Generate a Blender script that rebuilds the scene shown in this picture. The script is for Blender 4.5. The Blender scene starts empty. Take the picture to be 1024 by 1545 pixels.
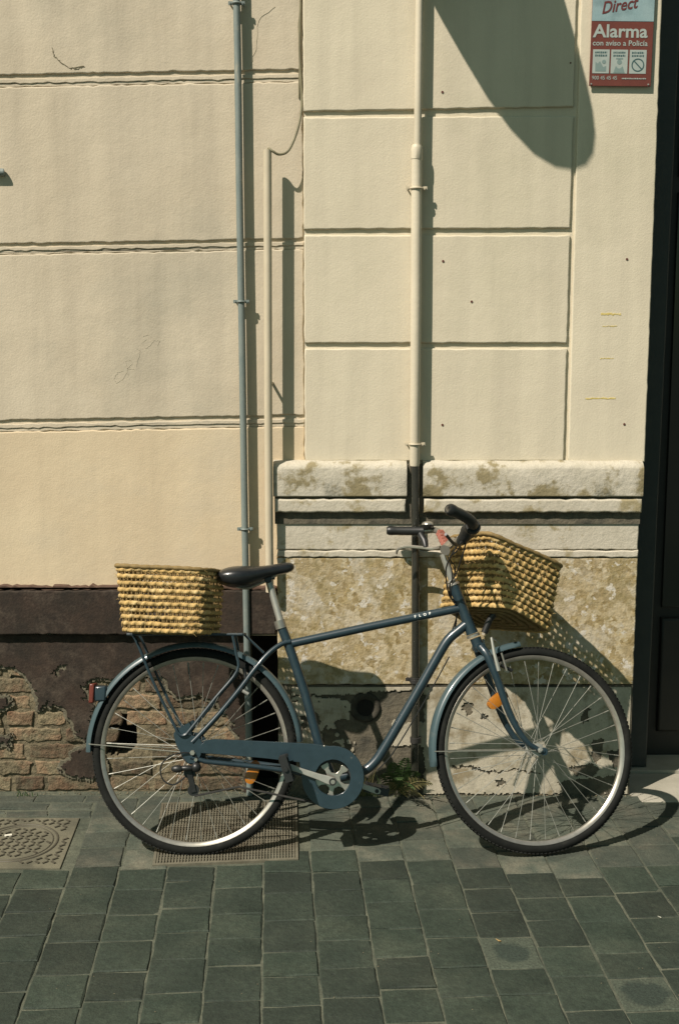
import bpy, bmesh, math, random
from mathutils import Vector, Matrix, noise
random.seed(7)
R_ = math.radians
scene = bpy.context.scene
COL = scene.collection
# ------------------------------------------------------------------ camera
F_PX, PITCH, CAM_H, CAM_D = 1850.0, R_(8.682), 1.79, 4.506
cam_d = bpy.data.cameras.new('camera')
cam_d.sensor_fit = 'VERTICAL'; cam_d.sensor_height = 36.0; cam_d.lens = 36.0*F_PX/1545.0
cam_d.clip_end = 600
cam = bpy.data.objects.new('camera', cam_d); COL.objects.link(cam)
cam.location = (0, -CAM_D, CAM_H); cam.rotation_euler = (math.pi/2-PITCH, 0, 0)
scene.camera = cam
# ------------------------------------------------------------------ sky, sun, exposure
SUN_A, SUN_B = 1.06, 1.68                     # light travels along (a, 1, -b)
to_sun = Vector((-SUN_A, -1, SUN_B)).normalized()
world = bpy.data.worlds.new('World'); scene.world = world; world.use_nodes = True
nt = world.node_tree; nt.nodes.clear()
sky = nt.nodes.new('ShaderNodeTexSky'); sky.sky_type = 'NISHITA'; sky.sun_disc = False
sky.sun_elevation = math.asin(to_sun.z); sky.sun_rotation = math.atan2(to_sun.x, to_sun.y)
sky.air_density = 1.0; sky.dust_density = 1.0; sky.ozone_density = 1.0
bg = nt.nodes.new('ShaderNodeBackground'); bg.inputs[1].default_value = 0.042
wo = nt.nodes.new('ShaderNodeOutputWorld')
tint = nt.nodes.new('ShaderNodeMix'); tint.data_type = 'RGBA'; tint.blend_type = 'MULTIPLY'; tint.inputs[0].default_value = 1.0
tint.inputs[7].default_value = (1.0, 1.27, 0.92, 1)       # the film's greenish cast on skylight
nt.links.new(sky.outputs[0], tint.inputs[6]); nt.links.new(tint.outputs[2], bg.inputs[0]); nt.links.new(bg.outputs[0], wo.inputs[0])
sun_d = bpy.data.lights.new('sun', 'SUN'); sun_d.energy = 5.0; sun_d.angle = R_(0.5); sun_d.color = (1.0, 0.905, 0.80)
sun = bpy.data.objects.new('sun', sun_d); COL.objects.link(sun)
sun.location = (-4, -6, 8); sun.rotation_euler = to_sun.to_track_quat('Z', 'Y').to_euler()
scene.view_settings.view_transform = 'Standard'; scene.view_settings.look = 'None'
scene.view_settings.exposure = 0.33; scene.view_settings.gamma = 1.0
scene.view_settings.use_curve_mapping = False

# ------------------------------------------------------------------ measuring: where a sight line of the photograph meets a real plane
C0 = Vector((0, -CAM_D, CAM_H))
FW = Vector((0, math.cos(PITCH), -math.sin(PITCH))); UP = Vector((0, math.sin(PITCH), math.cos(PITCH))); RT = Vector((1, 0, 0))
def ray(x, y): return RT*((x-512)/F_PX) - UP*((y-772.5)/F_PX) + FW
def at(x, y, Y):
    d = ray(x, y); return C0 + d*((Y-C0.y)/d.y)
def gr(x, y, z=0.0):
    d = ray(x, y); return C0 + d*((z-C0.z)/d.z)

# ------------------------------------------------------------------ objects
def tag(o, label=None, cat=None, group=None, kind=None):
    if label: o['label'] = label
    if cat: o['category'] = cat
    if group: o['group'] = group
    if kind: o['kind'] = kind
    return o
def thing(name, label, cat, loc=(0, 0, 0), group=None):
    o = bpy.data.objects.new(name, None); o.empty_display_size = 0.1; COL.objects.link(o); o.location = loc
    return tag(o, label, cat, group)
class MB:
    def __init__(s): s.v = []; s.f = []
    def add(s, vs, fs):
        k = len(s.v); s.v += [tuple(v) for v in vs]; s.f += [tuple(i+k for i in f) for f in fs]; return s
    def box(s, x0, x1, y0, y1, z0, z1):
        v = [(x, y, z) for x in (x0, x1) for y in (y0, y1) for z in (z0, z1)]
        return s.add(v, [(0,1,3,2),(4,6,7,5),(0,4,5,1),(2,3,7,6),(0,2,6,4),(1,5,7,3)])
    def obox(s, c, ax, ay, az):
        c, ax, ay, az = Vector(c), Vector(ax), Vector(ay), Vector(az)
        v = [c+ax*i+ay*j+az*k for i in (-1,1) for j in (-1,1) for k in (-1,1)]
        return s.add(v, [(0,1,3,2),(4,6,7,5),(0,4,5,1),(2,3,7,6),(0,2,6,4),(1,5,7,3)])
    def tube(s, pts, r, n=10, closed=False, cap=True, flat=None):
        pts = [Vector(p) for p in pts]; m = len(pts)
        rs = r if isinstance(r, (list, tuple)) else [r]*m
        T = []
        for i in range(m):
            if closed: t = pts[(i+1) % m]-pts[i-1]
            else: t = pts[min(i+1, m-1)]-pts[max(i-1, 0)]
            T.append(t.normalized())
        ref = Vector((0, 1, 0)) if abs(T[0].y) < .9 else Vector((0, 0, 1))
        a = T[0].cross(ref).normalized(); vs = []
        for i in range(m):
            a = (a - T[i]*a.dot(T[i])).normalized(); b = T[i].cross(a)
            for k in range(n):
                w = 2*math.pi*k/n
                vs.append(pts[i]+a*(math.cos(w)*rs[i])+b*(math.sin(w)*rs[i]*(flat or 1)))
        fs = []
        for i in range(m if closed else m-1):
            j = (i+1) % m
            for k in range(n): fs.append((i*n+k, i*n+(k+1) % n, j*n+(k+1) % n, j*n+k))
        if cap and not closed: fs += [tuple(range(n))[::-1], tuple((m-1)*n+k for k in range(n))]
        return s.add(vs, fs)
    def grid(s, rows, closed_u=False, closed_v=False):
        m, n = len(rows), len(rows[0]); vs = [p for r in rows for p in r]; fs = []
        for i in range(m if closed_v else m-1):
            for j in range(n if closed_u else n-1):
                a, b = (i+1) % m, (j+1) % n
                fs.append((i*n+j, i*n+b, a*n+b, a*n+j))
        return s.add(vs, fs)
    def prism(s, outline, y0, y1):           # outline [(x,z)] extruded along y
        n = len(outline)
        v = [(x, y0, z) for x, z in outline]+[(x, y1, z) for x, z in outline]
        return s.add(v, [tuple(range(n)), tuple(range(2*n-1, n-1, -1))]+[(i, i+n, (i+1) % n+n, (i+1) % n) for i in range(n)])
    def disc(s, c, r, y0, y1, n=24, hole=0):
        cx, cz = c
        o = [(cx+r*math.cos(2*math.pi*k/n), cz+r*math.sin(2*math.pi*k/n)) for k in range(n)]
        if not hole: return s.prism(o, y0, y1)
        i_ = [(cx+hole*math.cos(2*math.pi*k/n), cz+hole*math.sin(2*math.pi*k/n)) for k in range(n)]
        return s.grid([[(x, y, z) for x, z in q] for q, y in ((o, y0), (o, y1), (i_, y1), (i_, y0))], closed_u=True, closed_v=True)
    def ball(s, c, rx, ry, rz, n=14, m=9):
        c = Vector(c); rows = []
        for i in range(m+1):
            t = -math.pi/2+math.pi*i/m*.998+.003
            rows.append([c+Vector((rx*math.cos(t)*math.cos(2*math.pi*k/n), ry*math.cos(t)*math.sin(2*math.pi*k/n), rz*math.sin(t))) for k in range(n)])
        return s.grid(rows, closed_u=True)
    def xf(s, fn): s.v = [tuple(fn(Vector(v))) for v in s.v]; return s
    def build(s, name, m, parent=None, smooth=40, bevel=0, rel=None):
        me = bpy.data.meshes.new(name); me.from_pydata(s.v, [], s.f)
        bm = bmesh.new(); bm.from_mesh(me); bmesh.ops.recalc_face_normals(bm, faces=bm.faces); bm.to_mesh(me); bm.free()
        if smooth:
            me.shade_smooth(); me.set_sharp_from_angle(angle=R_(smooth))
        me.materials.append(m)
        o = bpy.data.objects.new(name, me); COL.objects.link(o)
        if parent: o.parent = parent
        if bevel:
            b = o.modifiers.new('bevel', 'BEVEL'); b.width = bevel; b.segments = 2; b.limit_method = 'ANGLE'; b.angle_limit = R_(40)
        return o
def smoothpts(pts, n=6):
    pts = [Vector(p) for p in pts]; out = []
    for i in range(len(pts)-1):
        p0 = pts[max(i-1, 0)]; p1 = pts[i]; p2 = pts[i+1]; p3 = pts[min(i+2, len(pts)-1)]
        for k in range(n):
            t = k/n
            out.append(.5*((2*p1)+(p2-p0)*t+(2*p0-5*p1+4*p2-p3)*t*t+(3*p1-p0-3*p2+p3)*t**3))
    return out+[pts[-1]]
def nz(x, y, z=0.0, s=1.0): return noise.noise(Vector((x*s, y*s, z*s)))

# ------------------------------------------------------------------ materials
def mat(name, c1, c2=None, scale=6, rough=.7, metal=0, bump=0, bscale=60, c3=None, s3=1.5, rnd=0, coat=0, stretch=None, t3=(.5, .7), bump2=0, b2scale=10, fine=0, spec=None, mid=0, streak=0, tone=0):
    m = bpy.data.materials.new(name); m.use_nodes = True; t = m.node_tree; N = t.nodes; L = t.links
    p = N['Principled BSDF']; p.inputs['Roughness'].default_value = rough; p.inputs['Metallic'].default_value = metal
    if coat: p.inputs['Coat Weight'].default_value = coat; p.inputs['Coat Roughness'].default_value = .12
    if spec is not None: p.inputs['Specular IOR Level'].default_value = spec
    tc = N.new('ShaderNodeTexCoord'); v = tc.outputs['Object']
    if stretch:
        mp = N.new('ShaderNodeMapping'); mp.inputs['Scale'].default_value = stretch; L.new(v, mp.inputs[0]); v = mp.outputs[0]
    def noi(sc, det=6, ro=.6):
        n = N.new('ShaderNodeTexNoise'); n.inputs['Scale'].default_value = sc; n.inputs['Detail'].default_value = det; n.inputs['Roughness'].default_value = ro
        L.new(v, n.inputs['Vector']); return n.outputs['Fac']
    def ramp(fac, a, b):
        r = N.new('ShaderNodeMapRange'); r.inputs[1].default_value = a; r.inputs[2].default_value = b; L.new(fac, r.inputs[0]); return r.outputs[0]
    def mix(f, a, b, bt='MIX'):
        x = N.new('ShaderNodeMix'); x.data_type = 'RGBA'; x.blend_type = bt
        for s_, q in ((0, f), (6, a), (7, b)):
            if hasattr(q, 'is_linked'): L.new(q, x.inputs[s_])
            elif s_ == 0: x.inputs[0].default_value = q
            else: x.inputs[s_].default_value = (*q, 1)
        return x.outputs[2]
    col = tuple(c1)
    if c2: col = mix(ramp(noi(scale), .35, .65), c1, c2)
    if c3: col = mix(ramp(noi(s3, 8, .65), *t3), col, c3)
    if fine:
        f = ramp(noi(260, 3, .7), .25, .75); g = N.new('ShaderNodeMapRange'); g.inputs[3].default_value = 1-fine; g.inputs[4].default_value = 1+fine; L.new(f, g.inputs[0])
        col = mix(1.0, col, g.outputs[0], 'MULTIPLY')
    if mid:
        f = ramp(noi(48, 6, .7), .3, .7); g = N.new('ShaderNodeMapRange'); g.inputs[3].default_value = 1-mid; g.inputs[4].default_value = 1+mid; L.new(f, g.inputs[0])
        col = mix(1.0, col, g.outputs[0], 'MULTIPLY')
    if streak:
        mp2 = N.new('ShaderNodeMapping'); mp2.inputs['Scale'].default_value = (11, 11, .8); L.new(tc.outputs['Object'], mp2.inputs[0])
        ns = N.new('ShaderNodeTexNoise'); ns.inputs['Scale'].default_value = 1; ns.inputs['Detail'].default_value = 7; ns.inputs['Roughness'].default_value = .6; L.new(mp2.outputs[0], ns.inputs['Vector'])
        f = ramp(ns.outputs['Fac'], .42, .72); g = N.new('ShaderNodeMapRange'); g.inputs[3].default_value = 1; g.inputs[4].default_value = 1-streak; L.new(f, g.inputs[0])
        col = mix(1.0, col, g.outputs[0], 'MULTIPLY')
    if tone:
        at_ = N.new('ShaderNodeAttribute'); at_.attribute_name = 'tone'; g = N.new('ShaderNodeMapRange'); g.inputs[3].default_value = 1-tone; g.inputs[4].default_value = 1+tone; L.new(at_.outputs['Fac'], g.inputs[0])
        col = mix(1.0, col, g.outputs[0], 'MULTIPLY')
    if rnd:
        oi = N.new('ShaderNodeObjectInfo'); g = N.new('ShaderNodeMapRange'); g.inputs[3].default_value = 1-rnd; g.inputs[4].default_value = 1+rnd; L.new(oi.outputs['Random'], g.inputs[0])
        col = mix(1.0, col, g.outputs[0], 'MULTIPLY')
    if isinstance(col, tuple): p.inputs['Base Color'].default_value = (*col, 1)
    else: L.new(col, p.inputs['Base Color'])
    if bump:
        b = N.new('ShaderNodeBump'); b.inputs['Strength'].default_value = 1; b.inputs['Distance'].default_value = bump; L.new(noi(bscale, 5, .6), b.inputs['Height'])
        last = b
        if bump2:
            b2 = N.new('ShaderNodeBump'); b2.inputs['Strength'].default_value = 1; b2.inputs['Distance'].default_value = bump2; L.new(noi(b2scale, 4, .55), b2.inputs['Height']); L.new(b.outputs[0], b2.inputs['Normal']); last = b2
        L.new(last.outputs[0], p.inputs['Normal'])
    m['mixer'] = 1
    m.diffuse_color = (*c1, 1)
    return m
def srgb(r, g, b):
    f = lambda c: (c/255/12.92) if c <= 10 else ((c/255+.055)/1.055)**2.4
    return (f(r), f(g), f(b))

M = {}
M['plaster_left'] = mat('weathered_cream_plaster', (.53, .455, .335), (.58, .505, .38), 2.5, .9, bump=.0009, bscale=140, c3=(.44, .395, .30), s3=1.1, bump2=.0026, b2scale=11, fine=.07, streak=.16)
M['plaster_low'] = mat('ochre_cream_plaster', (.585, .475, .32), (.63, .52, .355), 3, .9, bump=.0008, bscale=170, c3=(.565, .48, .345), s3=1.6, bump2=.0016, b2scale=18, fine=.06, streak=.08)
M['plaster_right'] = mat('pale_yellow_plaster', (.595, .53, .40), (.635, .57, .43), 3, .88, bump=.0008, bscale=190, c3=(.535, .485, .355), s3=1.1, bump2=.0014, b2scale=12, fine=.06, streak=.12)
M['maroon'] = mat('maroon_render', (.024, .0175, .0110), (.042, .026, .0165), 7, .9, bump=.002, bscale=110, c3=(.080, .062, .045), s3=6, t3=(.52, .74), fine=.3, mid=.35, streak=.3)
M['maroon_lip'] = mat('worn_maroon_lip', (.075, .042, .028), (.11, .065, .042), 14, .85, bump=.001, bscale=90)  # paler than the dado: sunlit top edge put into the colour, besides wear
M['mortar'] = mat('lime_mortar', (.205, .17, .105), (.135, .11, .066), 14, .95, bump=.010, bscale=45, c3=(.075, .066, .04), s3=8, fine=.3, mid=.3)
M['scratch_coat'] = mat('grey_undercoat', (.16, .145, .10), (.10, .09, .06), 20, .95, bump=.006, bscale=60, fine=.3, mid=.3)
M['brick'] = mat('old_brick', (.150, .085, .048), (.19, .135, .08), 16, .94, bump=.012, bscale=42, c3=(.145, .120, .072), s3=11, rnd=.45, t3=(.43, .56), fine=.35, mid=.35)
M['stone_cap'] = mat('pale_limestone', (.50, .46, .375), (.42, .385, .30), 12, .85, bump=.003, bscale=60, c3=(.24, .20, .11), s3=7.5, t3=(.51, .58), bump2=.003, b2scale=22, fine=.18)
M['stone_strip'] = mat('pale_limestone_moulding', (.53, .485, .39), (.45, .41, .32), 12, .85, bump=.0026, bscale=60, c3=(.31, .26, .15), s3=8, t3=(.55, .63), fine=.16)
M['stone_base'] = mat('grey_base_stone', (.150, .128, .088), (.088, .08, .058), 14, .9, bump=.006, bscale=45, c3=(.045, .043, .032), s3=6, t3=(.5, .62), fine=.2, mid=.25)
M['base_coat'] = mat('pale_flaking_limewash', (.48, .435, .335), (.40, .365, .275), 10, .9, bump=.0018, bscale=70, c3=(.26, .215, .135), s3=7, t3=(.52, .62), fine=.12, mid=.14, streak=.15)
M['dark_iron'] = mat('dark_iron', (.018, .018, .017), (.03, .028, .024), 30, .6, bump=.001, bscale=90)
def breccia():
    m = mat('breccia_marble', (.3, .24, .14), rough=.8, bump=.004, bscale=60); t = m.node_tree; N = t.nodes; L = t.links; p = N['Principled BSDF']
    tc = N.new('ShaderNodeTexCoord')
    def noi(sc, det=6, ro=.6, vec=None):
        n = N.new('ShaderNodeTexNoise'); n.inputs['Scale'].default_value = sc; n.inputs['Detail'].default_value = det; n.inputs['Roughness'].default_value = ro; L.new(vec or tc.outputs['Object'], n.inputs['Vector']); return n
    off = N.new('ShaderNodeMix'); off.data_type = 'RGBA'; off.blend_type = 'LINEAR_LIGHT'; off.inputs[0].default_value = .026
    L.new(tc.outputs['Object'], off.inputs[6]); L.new(noi(28, 8, .75).outputs['Color'], off.inputs[7])
    def vor(sc):
        v = N.new('ShaderNodeTexVoronoi'); v.inputs['Scale'].default_value = sc; v.feature = 'SMOOTH_F1'; v.inputs['Smoothness'].default_value = .08; L.new(off.outputs[2], v.inputs['Vector']); return v
    def ramp(src, stops):
        r = N.new('ShaderNodeValToRGB'); e = r.color_ramp.elements
        while len(e) < len(stops): e.new(.5)
        for i, (q, c) in enumerate(stops): e[i].position = q; e[i].color = (*c, 1)
        L.new(src, r.inputs[0]); return r.outputs[0]
    def mixn(f, a, b, bt='MIX'):
        x = N.new('ShaderNodeMix'); x.data_type = 'RGBA'; x.blend_type = bt
        if hasattr(f, 'is_linked'): L.new(f, x.inputs[0])
        else: x.inputs[0].default_value = f
        for k_, q in ((6, a), (7, b)):
            if hasattr(q, 'is_linked'): L.new(q, x.inputs[k_])
            else: x.inputs[k_].default_value = (*q, 1)
        return x.outputs[2]
    sx = N.new('ShaderNodeSeparateColor'); L.new(vor(15).outputs['Color'], sx.inputs[0])
    big = ramp(sx.outputs[0], [(.2, (.34, .27, .15)), (.38, (.48, .40, .26)), (.5, (.40, .325, .19)), (.62, (.53, .45, .31)), (.8, (.46, .41, .31))])
    sy = N.new('ShaderNodeSeparateColor'); L.new(vor(55).outputs['Color'], sy.inputs[0])
    small = ramp(sy.outputs[1], [(.2, (.24, .175, .07)), (.5, (.40, .31, .155)), (.75, (.48, .41, .27))])
    c = mixn(ramp(noi(11, 7, .7).outputs['Fac'], [(.42, (0, 0, 0)), (.60, (1, 1, 1))]), big, small)
    c = mixn(ramp(noi(7, 8, .7).outputs['Fac'], [(.50, (0, 0, 0)), (.62, (.85, .85, .85))]), c, (.235, .185, .075))
    wn = noi(19, 7, .62)
    c = mixn(ramp(wn.outputs['Fac'], [(.575, (0, 0, 0)), (.60, (.95, .95, .95))]), c, (.56, .52, .44))
    c = mixn(ramp(noi(60, 5, .7).outputs['Fac'], [(.62, (0, 0, 0)), (.68, (.7, .7, .7))]), c, (.13, .105, .055))
    for l in list(p.inputs['Base Color'].links): L.remove(l)
    L.new(c, p.inputs['Base Color']); return m
M['breccia'] = breccia()
M['paver'] = mat('grey_green_basalt_paver', (.0140, .0235, .0150), (.0235, .034, .0225), 6, .78, bump=.003, bscale=90, c3=(.046, .056, .037), s3=3.2, rnd=.26, t3=(.5, .8), bump2=.005, b2scale=20, fine=.45, mid=.28)
M['paver_wall'] = mat('dusty_paver', (.038, .049, .036), (.062, .070, .051), 9, .85, bump=.003, bscale=90, c3=(.125, .115, .082), s3=4, rnd=.25, t3=(.5, .75), bump2=.004, b2scale=18, fine=.4, mid=.2)
M['joint'] = mat('pale_joint_mortar', (.098, .104, .072), (.045, .054, .037), 5, .95, bump=.003, bscale=90, fine=.4, mid=.3)
M['dust'] = mat('dried_mortar_dust', (.050, .058, .041), (.030, .038, .026), 25, .95, bump=.002, bscale=90, fine=.45, mid=.28)
M['asphalt'] = mat('asphalt', (.05, .05, .045), (.06, .06, .055), 5, .9, bump=.003, bscale=80)
M['cast_iron'] = mat('dusty_cast_iron', (.115, .11, .075), (.15, .14, .095), 9, .8, .1, bump=.0012, bscale=90, c3=(.075, .072, .05), s3=5, fine=.2)
M['iron_tread'] = mat('rubbed_iron_tread', (.075, .07, .05), (.10, .09, .065), 30, .6, .3)
M['grate'] = mat('galvanised_grating', (.15, .14, .10), (.20, .185, .135), 25, .65, .3, bump=.0008, bscale=90, c3=(.085, .07, .045), s3=7)
M['pole_grey'] = mat('blue_grey_painted_steel', (.15, .185, .175), (.19, .22, .20), 40, .55, bump=.0006, bscale=60, c3=(.30, .29, .23), s3=22, t3=(.60, .68), fine=.08, stretch=(1, 1, .35))
M['conduit'] = mat('cream_painted_conduit', (.50, .435, .315), (.55, .48, .35), 20, .6, bump=.0006, bscale=60, c3=(.24, .245, .20), s3=16, t3=(.66, .72), stretch=(1, 1, .4), streak=.12)
M['downpipe'] = mat('cream_painted_downpipe', (.565, .505, .385), (.605, .54, .41), 10, .55, bump=.0006, bscale=60, c3=(.50, .45, .34), s3=5, streak=.12)
M['dark_pipe'] = mat('glossy_dark_pipe', (.022, .023, .018), (.034, .034, .027), 26, .22, 0, c3=(.10, .09, .07), s3=12, t3=(.62, .75), stretch=(1, 1, .3), coat=.8)
M['cable'] = mat('sun_bleached_cable', (.15, .135, .08), (.22, .20, .12), 20, .7)
M['frame'] = mat('slate_blue_enamel', (.0135, .0280, .0365), (.0165, .033, .0425), 20, .36, coat=.3, c3=(.06, .07, .066), s3=34, t3=(.63, .70), mid=.14, fine=.08)
M['guard'] = mat('slate_blue_mudguard', (.046, .076, .084), (.053, .083, .090), 20, .36, coat=.3, c3=(.11, .125, .12), s3=14, t3=(.62, .80))
M['rubber'] = mat('dusty_black_rubber', (.0065, .0072, .0062), (.0115, .0125, .011), 18, .85, bump=.0006, bscale=140, c3=(.030, .031, .025), s3=9, t3=(.55, .8), spec=.2)
M['black'] = mat('black_plastic', (.011, .012, .012), (.017, .018, .017), 30, .42)
M['leather'] = mat('black_vinyl', (.010, .011, .012), (.015, .016, .017), 40, .30, bump=.0004, bscale=200, coat=.2)
M['chrome'] = mat('dull_aluminium', (.47, .44, .38), (.37, .35, .30), 40, .28, .72)
M['alu'] = mat('brushed_aluminium', (.46, .455, .40), (.38, .38, .34), 30, .45, .6)
M['spoke'] = mat('steel_spoke', (.30, .30, .26), rough=.5, metal=.6)
M['amber'] = mat('amber_reflector', (.40, .15, .015), (.34, .12, .012), 150, .3)
M['red_lens'] = mat('red_lens', (.14, .03, .018), (.11, .025, .016), 100, .35)
M['red_wrap'] = mat('faded_red_cord', (.24, .075, .05), (.30, .10, .065), 90, .7)
M['straw'] = mat('palm_straw', (.50, .34, .135), (.40, .265, .095), 60, .7, bump=.0018, bscale=420, c3=(.58, .45, .23), s3=30, t3=(.5, .7), fine=.22, spec=.2, tone=.2)
M['straw_dark'] = mat('palm_straw_inner', (.22, .145, .052), (.15, .10, .035), 70, .8, bump=.001, bscale=260)  # darkened straw: shade of underside and gaps put into the colour
M['straw_rim'] = mat('palm_straw_rim', (.24, .165, .06), (.17, .115, .042), 90, .75, bump=.0012, bscale=260)  # darker than the rows: shadow along the rim put into the colour
M['white'] = mat('white_print', (.72, .73, .68), rough=.6)
M['sign_red'] = mat('faded_red_print', (.115, .026, .017), (.135, .032, .02), 20, .6, fine=.15)
M['sign_blue'] = mat('faded_blue_print', (.21, .32, .335), (.25, .35, .36), 12, .6, c3=(.13, .20, .21), s3=9, fine=.1)
M['sign_pale'] = mat('pale_print', (.30, .345, .315), (.34, .385, .35), 25, .6)
M['sign_ink'] = mat('dark_teal_print', (.035, .085, .085), rough=.6)
M['sign_maroon'] = mat('maroon_print', (.11, .02, .018), rough=.6)
M['door'] = mat('dark_door_paint', (.012, .0115, .009), (.017, .0155, .012), 10, .6, bump=.0006, bscale=70)
M['door_glass'] = mat('dark_glass', (.02, .024, .02), rough=.12)
M['jamb'] = mat('blue_grey_frame_paint', (.020, .027, .026), (.026, .033, .031), 14, .6, bump=.0005, bscale=60)
M['sill'] = mat('pale_door_step', (.33, .31, .25), (.27, .255, .20), 10, .85, bump=.002, bscale=70, fine=.12)
M['fern'] = mat('fern_green', (.035, .072, .02), (.05, .09, .025), 40, .6)
M['fern_dry'] = mat('dry_fern', (.18, .15, .06), (.13, .13, .05), 40, .7)
M['terracotta'] = mat('sooty_clay', (.030, .028, .02), (.06, .053, .038), 30, .95, bump=.003, bscale=50)
M['soot'] = mat('sooty_hole', (.012, .011, .009), rough=.95)  # near-black colour standing in for shade in gaps and holes
M['scratch'] = mat('grey_scratch', (.36, .33, .25), (.47, .42, .32), 160, .9)
M['crack'] = mat('plaster_crack', (.10, .085, .05), (.15, .13, .08), 60, .95)
M['yellow_mark'] = mat('yellow_tape_remnant', (.52, .40, .10), (.60, .50, .24), 90, .8)
M['rust'] = mat('rusty_screw', (.10, .03, .02), rough=.8)
M['paper'] = mat('paper_scrap', (.62, .60, .50), rough=.8)
M['dry_leaf'] = mat('dry_leaf', (.45, .30, .12), rough=.8)
M['lamp_metal'] = mat('lamp_enamel', (.10, .11, .11), rough=.5)  # for the unseen hood added to cast shade

# ================================================================== SETTING
ground = MB().add([(-90, -120, -.03), (90, -120, -.03), (90, 60, -.03), (-90, 60, -.03)], [(0, 1, 2, 3)]).build('ground', M['asphalt']); tag(ground, kind='structure')
pavement = MB().box(-6, 6, -5.6, .4, -.029, -.0038).build('pavement', M['joint']); tag(pavement, kind='structure')
ROT = R_(3.2)                                          # the courses run a touch askew to the wall
e_v = Vector((math.sin(-ROT)*1.0, math.cos(ROT), 0)); e_u = Vector((math.cos(ROT), math.sin(ROT), 0))
MAN = [gr(-60, 1234), gr(122, 1234), gr(92, 1311), gr(-110, 1311)]
GRT = [gr(244, 1213), gr(448, 1208), gr(450, 1298), gr(230, 1307)]
def inquad(p, q):
    s = [(q[(i+1) % 4]-q[i]).cross(Vector(p)-q[i]).z for i in range(4)]
    return all(x > 0 for x in s) or all(x < 0 for x in s)
def paver_mesh(name, quad, m, parent, tilt=0.0022, into=None):
    c = sum(quad, Vector())/4; a, b = random.uniform(-tilt, tilt), random.uniform(-tilt, tilt); h = random.uniform(-.0015, .0012)
    g, bv = .0030, .0035
    sides = []
    for i in range(4): sides += [quad[i].lerp(quad[(i+1) % 4], t) for t in (0.0, .33, .67)]
    def ring(inset, dz, jit):
        out = []
        for k, p in enumerate(sides):
            d = (c-p); d.z = 0; e = Vector((math.copysign(min(abs(d.x), inset), d.x), math.copysign(min(abs(d.y), inset), d.y), 0))
            q = p+e+Vector((random.uniform(-jit, jit), random.uniform(-jit, jit), 0))
            out.append(Vector((q.x, q.y, dz+h+(q.x-c.x)*a*10+(q.y-c.y)*b*10)))
        return out
    r0, r1 = ring(g, -.02, .0009), ring(g, -.0032, .0024); r2 = ring(g+bv, 0, .0026)
    mb = into or MB(); n = len(r0)
    fs = [(i, (i+1) % n, n+(i+1) % n, n+i) for i in range(n)]+[(n+i, n+(i+1) % n, 2*n+(i+1) % n, 2*n+i) for i in range(n)]+[tuple(range(2*n, 3*n))]
    mb.add(r0+r1+r2, fs)
    if into is None: return mb.build(name, m, parent, smooth=30)
rest = MB(); W = .1592; O = gr(395, 1530)
worn = [gr(780, 1440), gr(965, 1482)]
def worn_mat(c, k):
    m = mat('worn_paver', (.03, .04, .028), rough=.85, bump=.003, bscale=90, bump2=.004, b2scale=20); t = m.node_tree; N = t.nodes; L = t.links; p = N['Principled BSDF']
    tc = N.new('ShaderNodeTexCoord'); d = N.new('ShaderNodeVectorMath'); d.operation = 'DISTANCE'; d.inputs[1].default_value = (c.x, c.y, 0); L.new(tc.outputs['Object'], d.inputs[0])
    n = N.new('ShaderNodeTexNoise'); n.inputs['Scale'].default_value = 22; n.inputs['Detail'].default_value = 6; L.new(tc.outputs['Object'], n.inputs['Vector'])
    a = N.new('ShaderNodeMath'); a.operation = 'MULTIPLY_ADD'; a.inputs[1].default_value = .055; L.new(n.outputs['Fac'], a.inputs[0]); L.new(d.outputs['Value'], a.inputs[2])
    r = N.new('ShaderNodeMapRange'); r.inputs[1].default_value = .072*k; r.inputs[2].default_value = .088*k; L.new(a.outputs[0], r.inputs[0])
    n2 = N.new('ShaderNodeTexNoise'); n2.inputs['Scale'].default_value = 160; n2.inputs['Detail'].default_value = 4; L.new(tc.outputs['Object'], n2.inputs['Vector'])
    g = N.new('ShaderNodeMapRange'); g.inputs[1].default_value = .3; g.inputs[2].default_value = .7; g.inputs[3].default_value = .6; g.inputs[4].default_value = 1.4; L.new(n2.outputs['Fac'], g.inputs[0])
    x = N.new('ShaderNodeMix'); x.data_type = 'RGBA'; x.inputs[6].default_value = (.021, .032, .023, 1); x.inputs[7].default_value = (.050, .062, .043, 1); L.new(r.outputs[0], x.inputs[0])
    y = N.new('ShaderNodeMix'); y.data_type = 'RGBA'; y.blend_type = 'MULTIPLY'; y.inputs[0].default_value = 1; L.new(x.outputs[2], y.inputs[6]); L.new(g.outputs[0], y.inputs[7]); L.new(y.outputs[2], p.inputs['Base Color']); return m
worn_used = set()
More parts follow.
